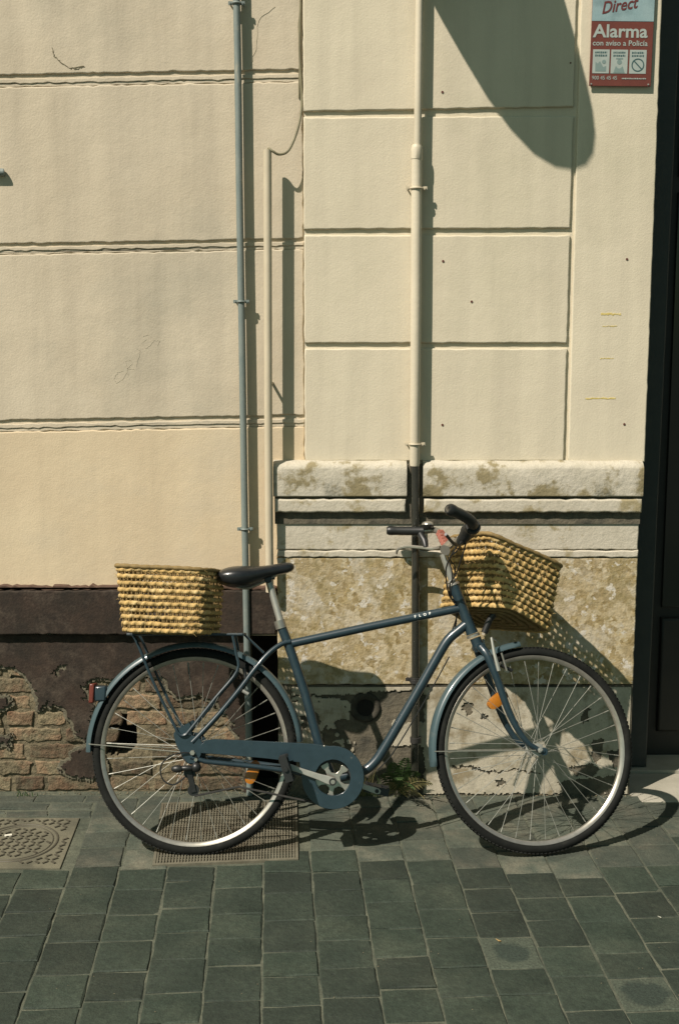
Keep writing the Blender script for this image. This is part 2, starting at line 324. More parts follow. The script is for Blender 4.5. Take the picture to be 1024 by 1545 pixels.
for i in range(-30, 30):
    v = 2.2 - 0.13*((i*0.37) % 1.0) ; v = 2.0-random.uniform(0, .16)
    u0, u1 = i*W, (i+1)*W
    du0 = 0.0
    while v > -3.4:
        L_ = random.choice((.150, .165, .175, .185, .158, .170)) * (0.8 if random.random() < .06 else 1)
        q = [O+e_u*u0+e_v*(v-L_), O+e_u*u1+e_v*(v-L_), O+e_u*u1+e_v*v, O+e_u*u0+e_v*v]
        c = sum(q, Vector())/4
        v -= L_
        top = -.012
        if c.x < gr(150, 1215).x: top = -.155
        elif c.x > gr(960, 1200).x: top = gr(1000, 1211).y
        ymax = max(p.y for p in q); ymin = min(p.y for p in q)
        if ymin > top-.03: continue
        if ymax > top: q = [Vector((p.x, min(p.y, top), p.z)) for p in q]
        if inquad(c, MAN) or inquad(c, GRT): continue
        if any(inquad(p, MAN) for p in q) or any(inquad(p, GRT) for p in q):
            # trim against the iron covers
            lim = [(MAN, 1), (GRT, 1)]
            done = False
            for Q, _ in lim:
                cx = sum((p.x for p in Q))/4; ys = [p.y for p in Q]
                if not any(inquad(p, Q) for p in q): continue
                if c.y < min(ys): q = [Vector((p.x, min(p.y, min(ys)-.004), p.z)) for p in q]
                elif c.y > max(ys): q = [Vector((p.x, max(p.y, max(ys)+.004), p.z)) for p in q]
                else:
                    e = max(p.x for p in Q) if c.x > cx else min(p.x for p in Q)
            c = sum(q, Vector())/4
        near_w = c.y > -.62+.12*nz(c.x, c.y, 3, 2.2)
        vis = abs(c.x) < 1.42 and c.y > -2.0 and abs(c.x) < (c.y+CAM_D)*.30
        d = min((c-w_).length for w_ in worn)
        if vis:
            wi = min(range(2), key=lambda i_: (c-worn[i_]).length); pm = M['paver_wall'] if near_w else M['paver']
            if (c-worn[wi]).length < .085 and wi not in worn_used: worn_used.add(wi); pm = worn_mat(c, 1+.12*wi)
            paver_mesh('paver', q, pm, pavement)
        else: paver_mesh('', q, None, None, into=rest)
tag(rest.build('paver_field', M['paver'], pavement, smooth=30), kind='stuff')
# two thin courses along the foot of the wall on the left
x = -3.2
for (y0, y1, lens) in ((-.072, -.005, (.19, .25, .15)), (-.143, -.075, (.16, .22, .27))):
    x = -1.9
    while x < gr(150, 1215).x-.05:
        l = random.choice(lens); paver_mesh('paver', [Vector((x, y0, 0)), Vector((min(x+l, gr(158, 1215).x), y0, 0)), Vector((min(x+l, gr(158, 1215).x), y1, 0)), Vector((x, y1, 0))], M['paver_wall'], pavement); x += l

# ------------------------------------------------------------------ walls
Y_PLA, Y_DADO, Y_LOW, Y_PIL, Y_CAP = .030, .002, .027, .008, -.028
def slab(name, m, parent, corners, Y, thick=.03, bev=.006, step=.03, jit=.0011, amp=0.0, smooth=50):
    """a slab in the wall: corners (x,z) counter-clockwise from lower left; face towards the street at Y"""
    cs = [Vector((x, z)) for x, z in corners]; out = []; nrm = []; m_ = len(cs); nn = []
    for i in range(m_):
        t = (cs[(i+1) % m_]-cs[i]).normalized(); nn.append(Vector((-t.y, t.x)))
    for i in range(m_):
        a, b = cs[i], cs[(i+1) % m_]; n = max(1, int((b-a).length/step))
        for k in range(n):
            out.append(a.lerp(b, k/n)+Vector((random.gauss(0, jit), random.gauss(0, jit)))); nrm.append(nn[i]+nn[i-1] if k == 0 else nn[i])
    hm = min((cs[1]-cs[0]).length, (cs[2]-cs[1]).length)/2; ki = min(1, .6*hm/(bev+.0045)); dirs = {id(p): q for p, q in zip(out, nrm)}
    def inset(p, d): return p+dirs[id(p)]*(d*ki)
    n = len(out); v = []
    v += [(p.x, Y+thick, p.y) for p in out]; v += [(p.x, Y+bev, p.y) for p in out]
    v += [(inset(p, bev*.3).x, Y+bev*.3, inset(p, bev*.3).y) for p in out]; v += [(inset(p, bev).x, Y, inset(p, bev).y) for p in out]; v += [(inset(p, bev+.002).x, Y, inset(p, bev+.002).y) for p in out]; v += [(inset(p, bev+.0045).x, Y, inset(p, bev+.0045).y) for p in out]
    f = []
    for r in range(5): f += [(r*n+i, r*n+(i+1) % n, (r+1)*n+(i+1) % n, (r+1)*n+i) for i in range(n)]
    f.append(tuple(range(5*n, 6*n)))
    return MB().add(v, f).build(name, m, parent, smooth=smooth)
def xz(px, py, Y): p = at(px, py, Y); return (p.x, p.z)
def inpoly(x, y, P):
    c = False; j = len(P)-1
    for i in range(len(P)):
        if (P[i][1] > y) != (P[j][1] > y) and x < (P[j][0]-P[i][0])*(y-P[i][1])/(P[j][1]-P[i][1])+P[i][0]: c = not c
        j = i
    return c
def coat(name, m, parent, x0, x1, z0, z1, Y, thick, keep, cell=.005):
    """a skin of render or limewash with ragged holes, cell by cell"""
    nx, nzz = int((x1-x0)/cell), int((z1-z0)/cell); idx = {}; mb = MB(); K = {}
    for i in range(nx):
        for k in range(nzz):
            if keep(x0+(i+.5)*cell, z0+(k+.5)*cell): K[i, k] = 1
    def vid(i, k, b):
        if (i, k, b) not in idx:
            a = cell*.38*nz(i*.91, k*.87, 1.3); c = cell*.38*nz(i*.83, k*.97, 9.1)
            if i in (0, nx): a = 0
            if k in (0, nzz): c = 0
            yy = Y+.0012*nz(i*.07, k*.07, 4)
            idx[i, k, b] = len(mb.v); mb.v.append((x0+i*cell+a, yy+(thick if b else 0), z0+k*cell+c))
        return idx[i, k, b]
    for (i, k) in K:
        mb.f.append((vid(i, k, 0), vid(i+1, k, 0), vid(i+1, k+1, 0), vid(i, k+1, 0)))
        for (di, dk, e0, e1) in ((-1, 0, (i, k), (i, k+1)), (1, 0, (i+1, k), (i+1, k+1)), (0, -1, (i, k), (i+1, k)), (0, 1, (i, k+1), (i+1, k+1))):
            if (i+di, k+dk) not in K: mb.f.append((vid(*e0, 0), vid(*e1, 0), vid(*e1, 1), vid(*e0, 1)))
    return mb.build(name, m, parent, smooth=35)

# ---- the house wall on the left
wall = thing('house_wall', 'cream plastered house wall with double grooves, maroon dado and bare bricks at its foot', 'wall', (-1.3, .1, 0))
wall_off = wall.location.copy()
def W_(o): o.matrix_parent_inverse = Matrix.Translation(-wall_off); return o
XL = -3.4; XR = at(457, 400, Y_PLA).x+.006
W_(MB().box(XL, XR+.02, Y_PLA+.0075, .35, .62, 6.0).build('wall_core', M['plaster_left'], wall))
def pz(y): return at(225, y, Y_PLA).z
SL = .0205                                                # courses rise a little to the right
def band(y_lo, y_hi, m, name, amp=.0013, bev=.005, dy=0.0):
    zl, zh = pz(y_lo), pz(y_hi); xc = at(225, 400, Y_PLA).x
    f = lambda x, z: z+(x-xc)*SL*.9 if z < 4.3 and z > pz(800) else z
    return W_(slab(name, m, wall, [(XL, f(XL, zl)), (XR-.004, f(XR, zl)), (XR-.004, f(XR, zh)), (XL, f(XL, zh))], Y_PLA+dy, .0072-dy, bev*.7, .02, amp))
band(109, -143, M['plaster_left'], 'plaster_panel'); band(-146, -151, M['plaster_left'], 'plaster_bead', .0008, .003); band(-155, -420, M['plaster_left'], 'plaster_panel')
band(127.2, 122.2, M['plaster_left'], 'plaster_bead', .0016, .002, .0035); band(122, 115.5, M['plaster_left'], 'plaster_bead', .0014, .003)
band(364, 128, M['plaster_left'], 'plaster_panel')
band(379.7, 374.7, M['plaster_left'], 'plaster_bead', .0016, .002, .0035); band(374.5, 369, M['plaster_left'], 'plaster_bead', .0014, .003)
band(630, 380.5, M['plaster_left'], 'plaster_panel')
band(647.2, 642.2, M['plaster_left'], 'plaster_bead', .0016, .002, .0035); band(642, 636, M['plaster_left'], 'plaster_bead', .0014, .003)
band(889, 648, M['plaster_low'], 'plaster_panel')
# dado band
zt, zb = at(100, 890, Y_DADO).z, at(100, 958, Y_DADO).z
XD = at(418, 900, .0).x-.004
W_(slab('dado_band', M['maroon'], wall, [(XL, zb), (XD, zb), (XD, zt-.003), (XL, zt-.003)], Y_DADO, .06, .006, .02, .0013))
W_(slab('dado_lip', M['maroon_lip'], wall, [(XL, zt-.002), (XD, zt-.002), (XD, zt+.014), (XL, zt+.014)], Y_DADO+.003, .04, .006, .016, .0028))
# lower wall: bricks in mortar under a broken coat of render
def brickpx(x, z):                                        # position on the lower wall as seen in the photograph
    d = Vector((x, Y_LOW, z))-C0; k = d.dot(FW); return (512+F_PX*d.dot(RT)/k, 772.5-F_PX*d.dot(UP)/k)
KEEP = [[(-400, 930), (470, 930), (470, 1210), (372, 1210), (366, 1130), (352, 1095), (330, 1062), (300, 1046), (262, 1052), (250, 1022), (215, 1016), (168, 1026), (150, 1022), (128, 1026), (124, 1048), (140, 1062), (137, 1100), (128, 1119), (116, 1103), (102, 1076), (90, 1064), (72, 1060), (56, 1070), (59, 1050), (46, 1032), (36, 1014), (20, 1006), (0, 1003), (-60, 1010), (-120, 1060), (-200, 1050), (-400, 1080)],
        [(92, 1158), (112, 1136), (150, 1122), (160, 1172), (105, 1171)], [(-12, 1052), (10, 1054), (17, 1064), (8, 1068), (-12, 1070)], [(-20, 1110), (14, 1117), (16, 1122), (-20, 1124)]]
HOLES = [[(381, 1030), (430, 1030), (430, 1220), (381, 1220)], [(78, 1014), (86, 1004), (102, 1001), (101, 1007), (92, 1012), (88, 1020), (79, 1021)], [(300, 985), (312, 980), (318, 990), (306, 996)], [(385, 1180), (410, 1172), (418, 1210), (380, 1210)]]
def keep_render(x, z):
    px, py = brickpx(x, z); px += 7*nz(x, z, 0, 42)+3*nz(x, z, 5, 120); py += 7*nz(x, z, 7, 42)+3*nz(x, z, 3, 120)
    return any(inpoly(px, py, P) for P in KEEP) and not any(inpoly(px, py, P) for P in HOLES)
XB0, ZB1 = -1.62, zb-.002
XB1 = at(381, 1100, Y_LOW).x  # wall stops early, leaving an added dark gap where shade falls
W_(coat('render_coat', M['maroon'], wall, XB0, XB1, 0.0, ZB1, Y_LOW, .016, keep_render))
def keep_under(x, z):
    d = .013+.010*nz(x, z, 12, 22)
    return any(keep_render(x+a*d, z+b*d) for a, b in ((0, 0), (1, 0), (-1, 0), (0, 1), (0, -1), (.7, .7), (-.7, .7), (.7, -.7), (-.7, -.7)))
W_(coat('under_coat', M['scratch_coat'], wall, XB0, XB1, 0.0, ZB1, Y_LOW+.006, .012, keep_under))
W_(MB().box(XL, XB0-.002, Y_LOW, .2, -.02, ZB1).build('render_coat', M['maroon'], wall))
CAV = [(160, 1082), (190, 1078), (206, 1096), (205, 1132), (190, 1142), (160, 1140)]
def keep_mortar(x, z):
    px, py = brickpx(x, z); return not inpoly(px+3*nz(x, z, 1, 60), py+3*nz(x, z, 2, 60), CAV)
W_(coat('mortar_bed', M['mortar'], wall, XB0, XB1, -.01, ZB1, Y_LOW+.0165, .09, keep_mortar, .008))
W_(MB().box(XB0, XB1+.2, .19, .3, -.02, .64).build('wall_core', M['soot'], wall))  # near-black core: painted shade for the strip between wall and plinth
zc = .004; row = 0
while zc < ZB1-.05:
    hgt = random.uniform(.050, .060); x = XB0+random.uniform(-.1, .02)
    while x < XB1:
        l = random.choice((.115, .205, .225, .21, .11, .16)); cx, cz = x+l/2, zc+hgt/2
        px, py = brickpx(cx, cz)
        if not (inpoly(px, py, CAV) or inpoly(px-16, py, CAV) or inpoly(px+16, py, CAV)) and max(x, XB0) < min(x+l, XB1)-.03 and not all(keep_render(cx+a*l*.46, cz+b*hgt*.46) for a in (-1, -.5, 0, .5, 1) for b in (-1, 0, 1)):
            d = random.uniform(.003, .011)
            W_(slab('brick', M['brick'], wall, [(max(x, XB0)+.004, zc), (min(x+l, XB1)-.004, zc+random.uniform(-.003, .003)), (min(x+l, XB1)-.004, zc+hgt+random.uniform(-.004, .002)), (max(x, XB0)+.004, zc+hgt)], Y_LOW+.004+d, .03, .0045, .017, .0028))
        x += l+random.uniform(.008, .014)
    zc += hgt+random.uniform(.009, .013); row += 1
# cracks, scratches
def ribbon(name, m, parent, pts, w, Y, lift=.0012, fin=None):
    pts3 = [Vector((p[0], Y-lift, p[1])) for p in pts]; mb = MB(); rows = []
    for i, p in enumerate(pts3):
        t = (pts3[min(i+1, len(pts3)-1)]-pts3[max(i-1, 0)]).normalized(); s_ = Vector((-t.z, 0, t.x)); ww = w[i] if isinstance(w, list) else w
        rows.append([p+s_*ww+Vector((0, .003, 0)), p+s_*ww*.6, p-s_*ww*.6, p-s_*ww+Vector((0, .003, 0))])
    return mb.grid(rows).build(name, m, parent, smooth=0)
def pxs(L_, Y): return [xz(x_, y_, Y) for x_, y_ in L_]
def wig(P, n=5, a=.0016):
    out = []
    for i in range(len(P)-1):
        for k in range(n):
            t = k/n; out.append((P[i][0]*(1-t)+P[i+1][0]*t+random.gauss(0, a), P[i][1]*(1-t)+P[i+1][1]*t+random.gauss(0, a)))
    return out+[P[-1]]
def crack(L_, w, Y=Y_PLA, parent=wall, m='crack'):
    P = wig(pxs(L_, Y)); W_(ribbon('crack', M[m], parent, P, [w*random.uniform(.4, 1.3) for _ in P], Y))
crack([(80, 73), (82, 85), (92, 94), (106, 104), (127, 100)], .0024)
crack([(106, 104), (117, 105), (128, 101)], .0022)
crack([(415, 10), (390, 30), (386, 75), (378, 100)], .0004, m='scratch')
for L_ in ([(186, 560), (178, 562), (172, 572), (176, 578), (186, 572), (192, 562)], [(194, 566), (190, 545), (198, 543), (200, 549), (192, 556), (204, 558)], [(206, 553), (212, 530), (204, 524)], [(222, 512), (214, 518), (220, 526), (228, 520), (232, 514), (242, 514), (238, 522)], [(230, 510), (224, 505), (216, 508)]):
    P = wig(pxs(L_, Y_PLA), 6, .0009); W_(ribbon('scratched_letter', M['scratch'], wall, P, [.0009*random.uniform(.3, 1.2) for _ in P], Y_PLA, .0006))

# ---- the pilaster on its stone plinth
pil = thing('stone_pilaster', 'pale yellow pilaster of grooved blocks on a mottled stone plinth', 'pilaster', (.4, .1, 0))
pil_off = pil.location.copy()
def P_(o): o.matrix_parent_inverse = Matrix.Translation(-pil_off); return o
XP0, XG, XP1 = at(459, 500, Y_PIL).x, at(858.5, 500, Y_PIL).x, at(974, 640, Y_PIL).x
zc0 = at(700, 697, Y_PIL).z
P_(MB().box(XP0+.001, XP1-.001, Y_PIL+.0105, .45, zc0-.02, 6.0).build('pilaster_core', M['plaster_right'], pil))
def py_(y): return at(660, y, Y_PIL).z
def block(y_lo, y_hi, x0=None, x1=None, name='plaster_block', tl=0.0):
    a, b = XP0 if x0 is None else x0, XG-.0075 if x1 is None else x1
    P_(slab(name, M['plaster_right'], pil, [(a, py_(y_lo)-tl), (b, py_(y_lo)+tl), (b, py_(y_hi)+tl), (a, py_(y_hi)-tl)], Y_PIL, .0102, .004, .025, .0007))
block(695.5, 526); block(517.5, 355); block(345, 176, tl=.002); block(164.5, -10, tl=.008); block(-20, -200); block(-210, -400)
P_(slab('plaster_strip', M['plaster_right'], pil, [(XG+.0075, zc0), (XP1, zc0), (XP1, py_(-400)), (XG+.0075, py_(-400))], Y_PIL, .0102, .004, .025, .0006))
# cap stones with a notch where the pipe passes
XC0, XC1 = at(412, 730, Y_CAP).x, at(970.5, 730, Y_CAP).x
N0, N1 = at(613.5, 730, Y_CAP).x, at(638, 730, Y_CAP).x
def cz(y, Y=Y_CAP): return at(690, y, Y).z
def capstone(x0, x1):
    zt_, z1, z0 = cz(695, Y_PIL), cz(706), cz(749.5)
    n = max(2, int((x1-x0)/.02)); rows = []
    prof = [(.05, zt_+.002), (Y_PIL-.004, zt_), (Y_CAP+.010, z1+.012), (Y_CAP+.002, z1+.001), (Y_CAP, z1-.006), (Y_CAP, (z1+z0)/2), (Y_CAP, z0+.004), (Y_CAP+.004, z0), (.05, z0)]
    for i in range(n+1):
        x = x0+(x1-x0)*i/n; ed = 0.0035 if i in (0, n) else 0
        rows.append([(x+(ed*(1 if i == 0 else -1) if 2 <= k <= 7 else 0)*0, y+ed*(1 if 1 < k < 8 else 0)+(.0022*nz(x, k*.7, 2, 17) if 1 < k < 8 else 0), z+.0035*nz(x, z, 6, 13)*(1 if k < 6 else .3)) for k, (y, z) in enumerate(prof)])
    mb = MB().grid(rows); m_ = len(prof); mb.f += [tuple(range(m_)), tuple((n*m_)+k for k in range(m_))]
    P_(mb.build('cap_stone', M['stone_cap'], pil, smooth=35))
    P_(slab('moulding_strip', M['stone_strip'], pil, [(x0+.003, cz(773.5)), (x1-.003, cz(773.5)), (x1-.003, cz(753.5)), (x0+.003, cz(753.5))], Y_CAP+.003, .06, .006, .02, .0011))
capstone(XC0, N0); capstone(N1, XC1)
P_(MB().box(XC0+.004, XC1-.004, -.006, .2, cz(790, 0), cz(700, 0)).build('plinth_core', M['stone_base'], pil))
XS0, XS1 = at(418, 850, 0).x, at(961, 850, 0).x
P_(slab('stone_band', M['stone_strip'], pil, [(XS0, cz(829.5, 0)), (XS1, cz(829.5, 0)), (XS1, cz(784, 0)), (XS0, cz(784, 0))], -.0005, .2, .004, .02, .0009))
P_(slab('stone_fillet', M['stone_strip'], pil, [(XS0, cz(840.5, 0)), (XS1, cz(840.5, 0)), (XS1, cz(830.5, 0)), (XS0, cz(830.5, 0))], -.004, .2, .004, .02, .0014))
xm = at(628, 900, 0).x
for a, b in ((XS0, xm-.001), (xm+.001, XS1)):
    P_(slab('breccia_slab', M['breccia'], pil, [(a, cz(1033, 0)), (b, cz(1033, 0)), (b, cz(841.5, 0)), (a, cz(841.5, 0))], 0, .2, .004, .02, .0008))
P_(MB().box(XS0, XS1, .0035, .2, -.02, cz(1034.5, 0)).build('base_stone', M['stone_base'], pil))
def brickpx0(x, z):
    d = Vector((x, 0, z))-C0; k = d.dot(FW); return (512+F_PX*d.dot(RT)/k, 772.5-F_PX*d.dot(UP)/k)
BH = [[(694, 1066), (702, 1058), (714, 1062), (713, 1074), (704, 1080)], [(876, 1078), (884, 1066), (890, 1068), (886, 1088), (876, 1092)], [(893, 1118), (910, 1112), (908, 1140), (899, 1156), (891, 1140)], [(858, 1158), (890, 1152), (905, 1162), (892, 1172), (866, 1170)], [(914, 1134), (936, 1130), (940, 1150), (926, 1160)], [(745, 1178), (758, 1174), (764, 1184), (752, 1188)], [(725, 1080), (734, 1078), (735, 1084), (726, 1086)],
      [(840, 1180), (930, 1168), (940, 1195), (850, 1200)], [(680, 1157), (705, 1154), (740, 1163), (780, 1160), (812, 1166), (812, 1168), (778, 1163), (738, 1167), (704, 1158), (680, 1160)]]
BD = [(428, 1000), (536, 1046), (560, 1042), (612, 1040), (612, 1060), (590, 1075), (605, 1110), (580, 1128), (552, 1112), (530, 1120), (520, 1160), (440, 1160)]
def keep_base(x, z):
    px, py = brickpx0(x, z); px += 4*nz(x, z, 0, 45)+2*nz(x, z, 5, 130); py += 4*nz(x, z, 7, 45)+2*nz(x, z, 3, 130)
    if px < 640: return inpoly(px, py, [(536, 1032), (625, 1032), (625, 1042), (560, 1043), (530, 1047), (440, 1049), (440, 1032)]) or (px < 532+14*nz(x, z, 2, 30) and 1052 < py < 1150 and nz(x, z, 3, 13)+.4*nz(x, z, 8, 50) > -.02) or (590 < px < 640 and 1090 < py < 1125)
    return not any(inpoly(px, py, P) for P in BH) and py < 1197
P_(coat('limewash_coat', M['base_coat'], pil, XS0, XS1-.004, 0.0, cz(1035.5, 0), -.0015, .0045, keep_base, .004))
# small marks on the plaster
for (x_, y_) in ((667, 139), (668, 394), (945, 391), (941, 640), (667, 641), (860, 95), (711, 455)):
    p = at(x_, y_, Y_PIL); P_(MB().disc((p.x, p.z), .0045 if y_ != 95 else .003, Y_PIL-.002, Y_PIL+.004, 8).build('rusty_plug', M['rust'], pil))
for (x0, x1, y0) in ((906, 936, 474), (908, 930, 492), (882, 928, 601), (905, 925, 541)):
    a, b = xz(x0, y0, Y_PIL), xz(x1, y0, Y_PIL); P = wig([a, b], 12, .0012)
    th_ = .0075 if y0 == 474 else (.0045 if y0 == 601 else .0022)
    P_(ribbon('tape_remnant', M['yellow_mark'], pil, P, [th_*random.uniform(.4, 1.1) for _ in P], Y_PIL, .0008))

# ---- door recess on the right
door = thing('house_door', 'dark door set back in the shade beside the pilaster', 'door', (1.5, .3, 0))
door_off = door.location.copy()
def D_(o): o.matrix_parent_inverse = Matrix.Translation(-door_off); return o
YD = .36
DX0 = XS1-.03
D_(MB().box(DX0, 2.75, YD+.05, YD+.12, .0, 4.2).build('door_leaf', M['door'], door))
fx0, fx1 = at(940, 900, YD-.1).x, at(985, 1000, YD-.1).x
D_(slab('door_frame', M['jamb'], door, [(fx0, 0.015), (fx1-.012, 0.015), (fx1+.012, 4.2), (fx0, 4.2)], YD-.1, .14, .006, .1, .0004))
D_(slab('door_panel', M['door'], door, [(fx1+.06, .12), (fx1+.60, .12), (fx1+.60, at(1000, 935, YD).z), (fx1+.06, at(1000, 935, YD).z)], YD+.025, .024, .01, .1, .0003))
D_(slab('door_pane', M['door_glass'], door, [(fx1+.06, at(1000, 930, YD).z+.03), (fx1+.60, at(1000, 930, YD).z+.03), (fx1+.60, 2.3), (fx1+.06, 2.3)], YD+.035, .014, .004, .1, .0002))
D_(slab('door_panel', M['door'], door, [(fx1+.06, 2.36), (fx1+.60, 2.36), (fx1+.60, 3.3), (fx1+.06, 3.3)], YD+.025, .024, .01, .1, .0003))
D_(slab('door_sill', M['sill'], door, [(DX0, -.01), (2.75, -.01), (2.75, .012), (DX0, .012)], YD-.13, .2, .004, .05, .0006))
D_(slab('door_step', M['sill'], door, [(XS1+.004, -.03), (2.3, -.03), (2.3, -.001), (XS1+.004, -.001)], gr(1000, 1209).y, YD-.13-gr(1000, 1209).y-.003, .004, .05, .0012))
D_(MB().box(2.3, 2.75, 0.0, YD+.04, 0.0, 4.2).build('door_reveal', M['plaster_right'], door))
D_(MB().box(XP1+.002, 2.75, .0, YD+.10, 4.21, 4.5).build('door_lintel', M['plaster_right'], door))
hp = (fx1+.52, YD-.02, 1.05)
D_(MB().tube([(hp[0], YD+.03, hp[2]), hp, (hp[0]-.1, YD-.02, hp[2])], .009, 8).build('door_handle', M['alu'], door))

# ------------------------------------------------------------------ pipes and cable
def bracket(mb, c, r, wallY, ear=.02):
    x, y, z = c
    for k in (0,): mb.tube([(x+(r+.0025)*math.cos(w), y+(r+.0025)*math.sin(w), z) for w in [2*math.pi*i/14 for i in range(14)]], .0035, 6, closed=True)
    mb.box(x-r-ear, x-r-.001, y-.004, y+.002, z-.006, z+.006); mb.box(x+r+.001, x+r+ear, y-.004, y+.002, z-.006, z+.006)
    mb.tube([(x-r-ear*.6, y-.008, z), (x-r-ear*.6, wallY+.004, z)], .0032, 6); mb.tube([(x+r+ear*.6, y-.008, z), (x+r+ear*.6, wallY+.004, z)], .0032, 6)
def path_px(L_, Y): return [at(x_, y_, Y) for x_, y_ in L_]
YT = Y_PLA-.030
p_ = thing('wall_pole', 'thin blue grey steel pole clipped to the left wall, leftmost of the three pipes', 'pipe', (at(368, 800, YT).x, YT, 0)); off = p_.location.copy()
def rel(o, par): o.matrix_parent_inverse = Matrix.Translation(-par.location); return o
top = at(352, -260, YT)
pts = [top]+path_px([(355, -120), (357, 0), (359, 100), (361.5, 300), (365, 500), (368, 700), (370.5, 850)], YT); pts.append(Vector((pts[-1].x+.006, YT, .0)))
rel(MB().tube(smoothpts(pts, 4), .0128, 12).build('pole', M['pole_grey'], p_), p_)
for y_ in (5, 455, 798):
    xx = {5: 357, 455: 364.2, 798: 369.8}[y_]; c = at(xx, y_, YT); mb = MB(); bracket(mb, c, .0128, Y_PLA, .016); rel(mb.build('pole_clip', M['pole_grey'], p_), p_)
YC = Y_PLA-.066
c_ = thing('cable_conduit', 'cream painted conduit with an open top where the cable goes in', 'pipe', (at(405, 800, YC).x, YC, 0))
pts = path_px([(403.5, 226), (404, 400), (404.5, 600), (406, 800), (407, 893)], YC)
rel(MB().tube(pts, .0148, 14).build('conduit_tube', M['conduit'], c_), c_)
for y_ in (577,):
    c = at(405, y_, YC); rel(MB().tube([(c.x, c.y, c.z), (c.x+.012, Y_PLA+.004, c.z-.006)], .0055, 8).build('conduit_stay', M['conduit'], c_), c_)
cb = smoothpts([at(456, -260, Y_PLA-.006), at(455, -60, Y_PLA-.006), at(452, 60, Y_PLA-.008), at(454, 120, Y_PLA-.008), at(455, 160, Y_PLA-.012), at(449, 195, Y_PLA-.03), at(436, 226, Y_PLA-.05), at(422, 233, Y_PLA-.066), at(411, 228, Y_PLA-.074), at(405, 224.5, YC), at(404, 236, YC)], 8)
tag(MB().tube(cb, .0045, 8).build('wall_cable', M['cable']), 'thin cable hanging down the wall joint and curling into the conduit top', 'cable')
cb2 = smoothpts([at(452.5, -60, Y_PLA-.004), at(453, 10, Y_PLA-.004), at(450.5, 40, Y_PLA-.006), at(453, 75, Y_PLA-.004), at(451.5, 110, Y_PLA-.003), at(451, 148, Y_PLA-.003)], 8)
tag(MB().tube(cb2, .0028, 6).build('wall_cable', M['cable']), 'short loose wire beside the longer cable, ending at a rusty nail', 'cable')
YW = -.025
d_ = thing('downpipe', 'cream downpipe on the pilaster, turning dark and bare beside the plinth', 'pipe', (at(627, 900, YW).x, YW, 0))
rel(MB().tube([at(634, -300, YW), at(632.3, 0, YW), at(629.5, 222, YW)], .0135, 14).build('thin_pipe', M['downpipe'], d_), d_)
rel(MB().tube([at(629.5, 219, YW), at(629, 222, YW), at(628.4, 224, YW), at(628.3, 240, YW), at(628, 241, YW)], [.0175, .0195, .0205, .0205, .019], 16).build('pipe_collar', M['downpipe'], d_), d_)
rel(MB().tube([at(628.2, 240, YW), at(627.2, 450, YW), at(625.2, 700, YW), at(625.1, 703, YW)], [.019, .019, .0185, .017], 16).build('wide_pipe', M['downpipe'], d_), d_)
bot = at(626.5, 1020, YW); bot2 = Vector((bot.x, YW, 0))
rel(MB().tube([at(626, 699, YW), at(626.5, 850, YW), bot, bot2], .0152, 16).build('dark_pipe', M['dark_pipe'], d_), d_)
for x_, y_, r_ in ((628, 284, .0195), (625.5, 670, .019)):
    mb = MB(); bracket(mb, at(x_, y_, YW), r_, Y_PIL, .018); rel(mb.build('pipe_clip', M['conduit'], d_), d_)
mb = MB(); bracket(mb, at(626.5, 1025, YW), .0155, 0, .022); mb.tube([at(626.5, 1022, YW), at(626.5, 1030, YW)], .021, 12); rel(mb.build('pipe_clip', M['dark_iron'], d_), d_)
rel(MB().tube([at(626.5, 1112, YW), at(626.5, 1120, YW)], .021, 12).build('pipe_joint', M['dark_iron'], d_), d_)
# hook at the left edge
hk = MB(); c = at(-4, 259, Y_PLA-.02)
hk.tube(smoothpts([(c.x-.035, Y_PLA+.02, c.z+.003), (c.x-.034, Y_PLA-.014, c.z+.003), (c.x-.022, Y_PLA-.014, c.z+.001), (c.x+.016, Y_PLA-.013, c.z-.001), (c.x+.025, Y_PLA-.012, c.z-.001)], 4), [.013]*15+[.010, .006], 10)
tag(hk.build('wall_hook', M['pole_grey']), 'stub of a grey iron hook sticking out of the left wall', 'hook')
# round hole of a drain in the plinth
dr = thing('drain_hole', 'sooty round clay drain mouth low in the plinth behind the bicycle', 'drain', at(551, 1068, 0))
c = at(551, 1068, 0)
mb = MB(); rr = [(.060, .003), (.056, -.004), (.048, -.007), (.038, -.004), (.034, .0), (.032, .0022)]
mb.grid([[(c.x+r*math.cos(2*math.pi*k/28)*(1+.05*nz(k*.5, r*9, 1)), y, c.z+r*math.sin(2*math.pi*k/28)*(1+.05*nz(k*.5, r*9, 2))) for k in range(28)] for r, y in rr], closed_u=True)
rel(mb.build('clay_rim', M['terracotta'], dr), dr)
rel(MB().disc((c.x, c.z), .0335, .0005, .003, 24).build('dark_bore', M['soot'], dr), dr)

# ------------------------------------------------------------------ iron covers in the pavement
mh = thing('manhole_cover', 'square cast iron manhole cover with a ringed tread plate at the left edge', 'manhole', (sum((p.x for p in MAN))/4, sum((p.y for p in MAN))/4, 0))
def quadplate(Q, z0, z1, inset=0):
    cen = sum(Q, Vector())/4; q = [p+(cen-p).normalized()*inset for p in Q]
    return MB().add([(p.x, p.y, z0) for p in q]+[(p.x, p.y, z1) for p in q], [(0, 1, 2, 3), (7, 6, 5, 4)]+[(i, (i+1) % 4, (i+1) % 4+4, i+4) for i in range(4)])
def quadframe(Q, w, z0, z1):
    cen = sum(Q, Vector())/4; q = [p+(cen-p).normalized()*w*1.4 for p in Q]
    return MB().grid([[(p.x, p.y, z) for p in S] for S, z in ((Q, z0), (Q, z1), (q, z1), (q, z0))], closed_u=True, closed_v=True)
rel(quadplate(MAN, -.02, .0015, .004).build('cover_plate', M['cast_iron'], mh, bevel=.001), mh)
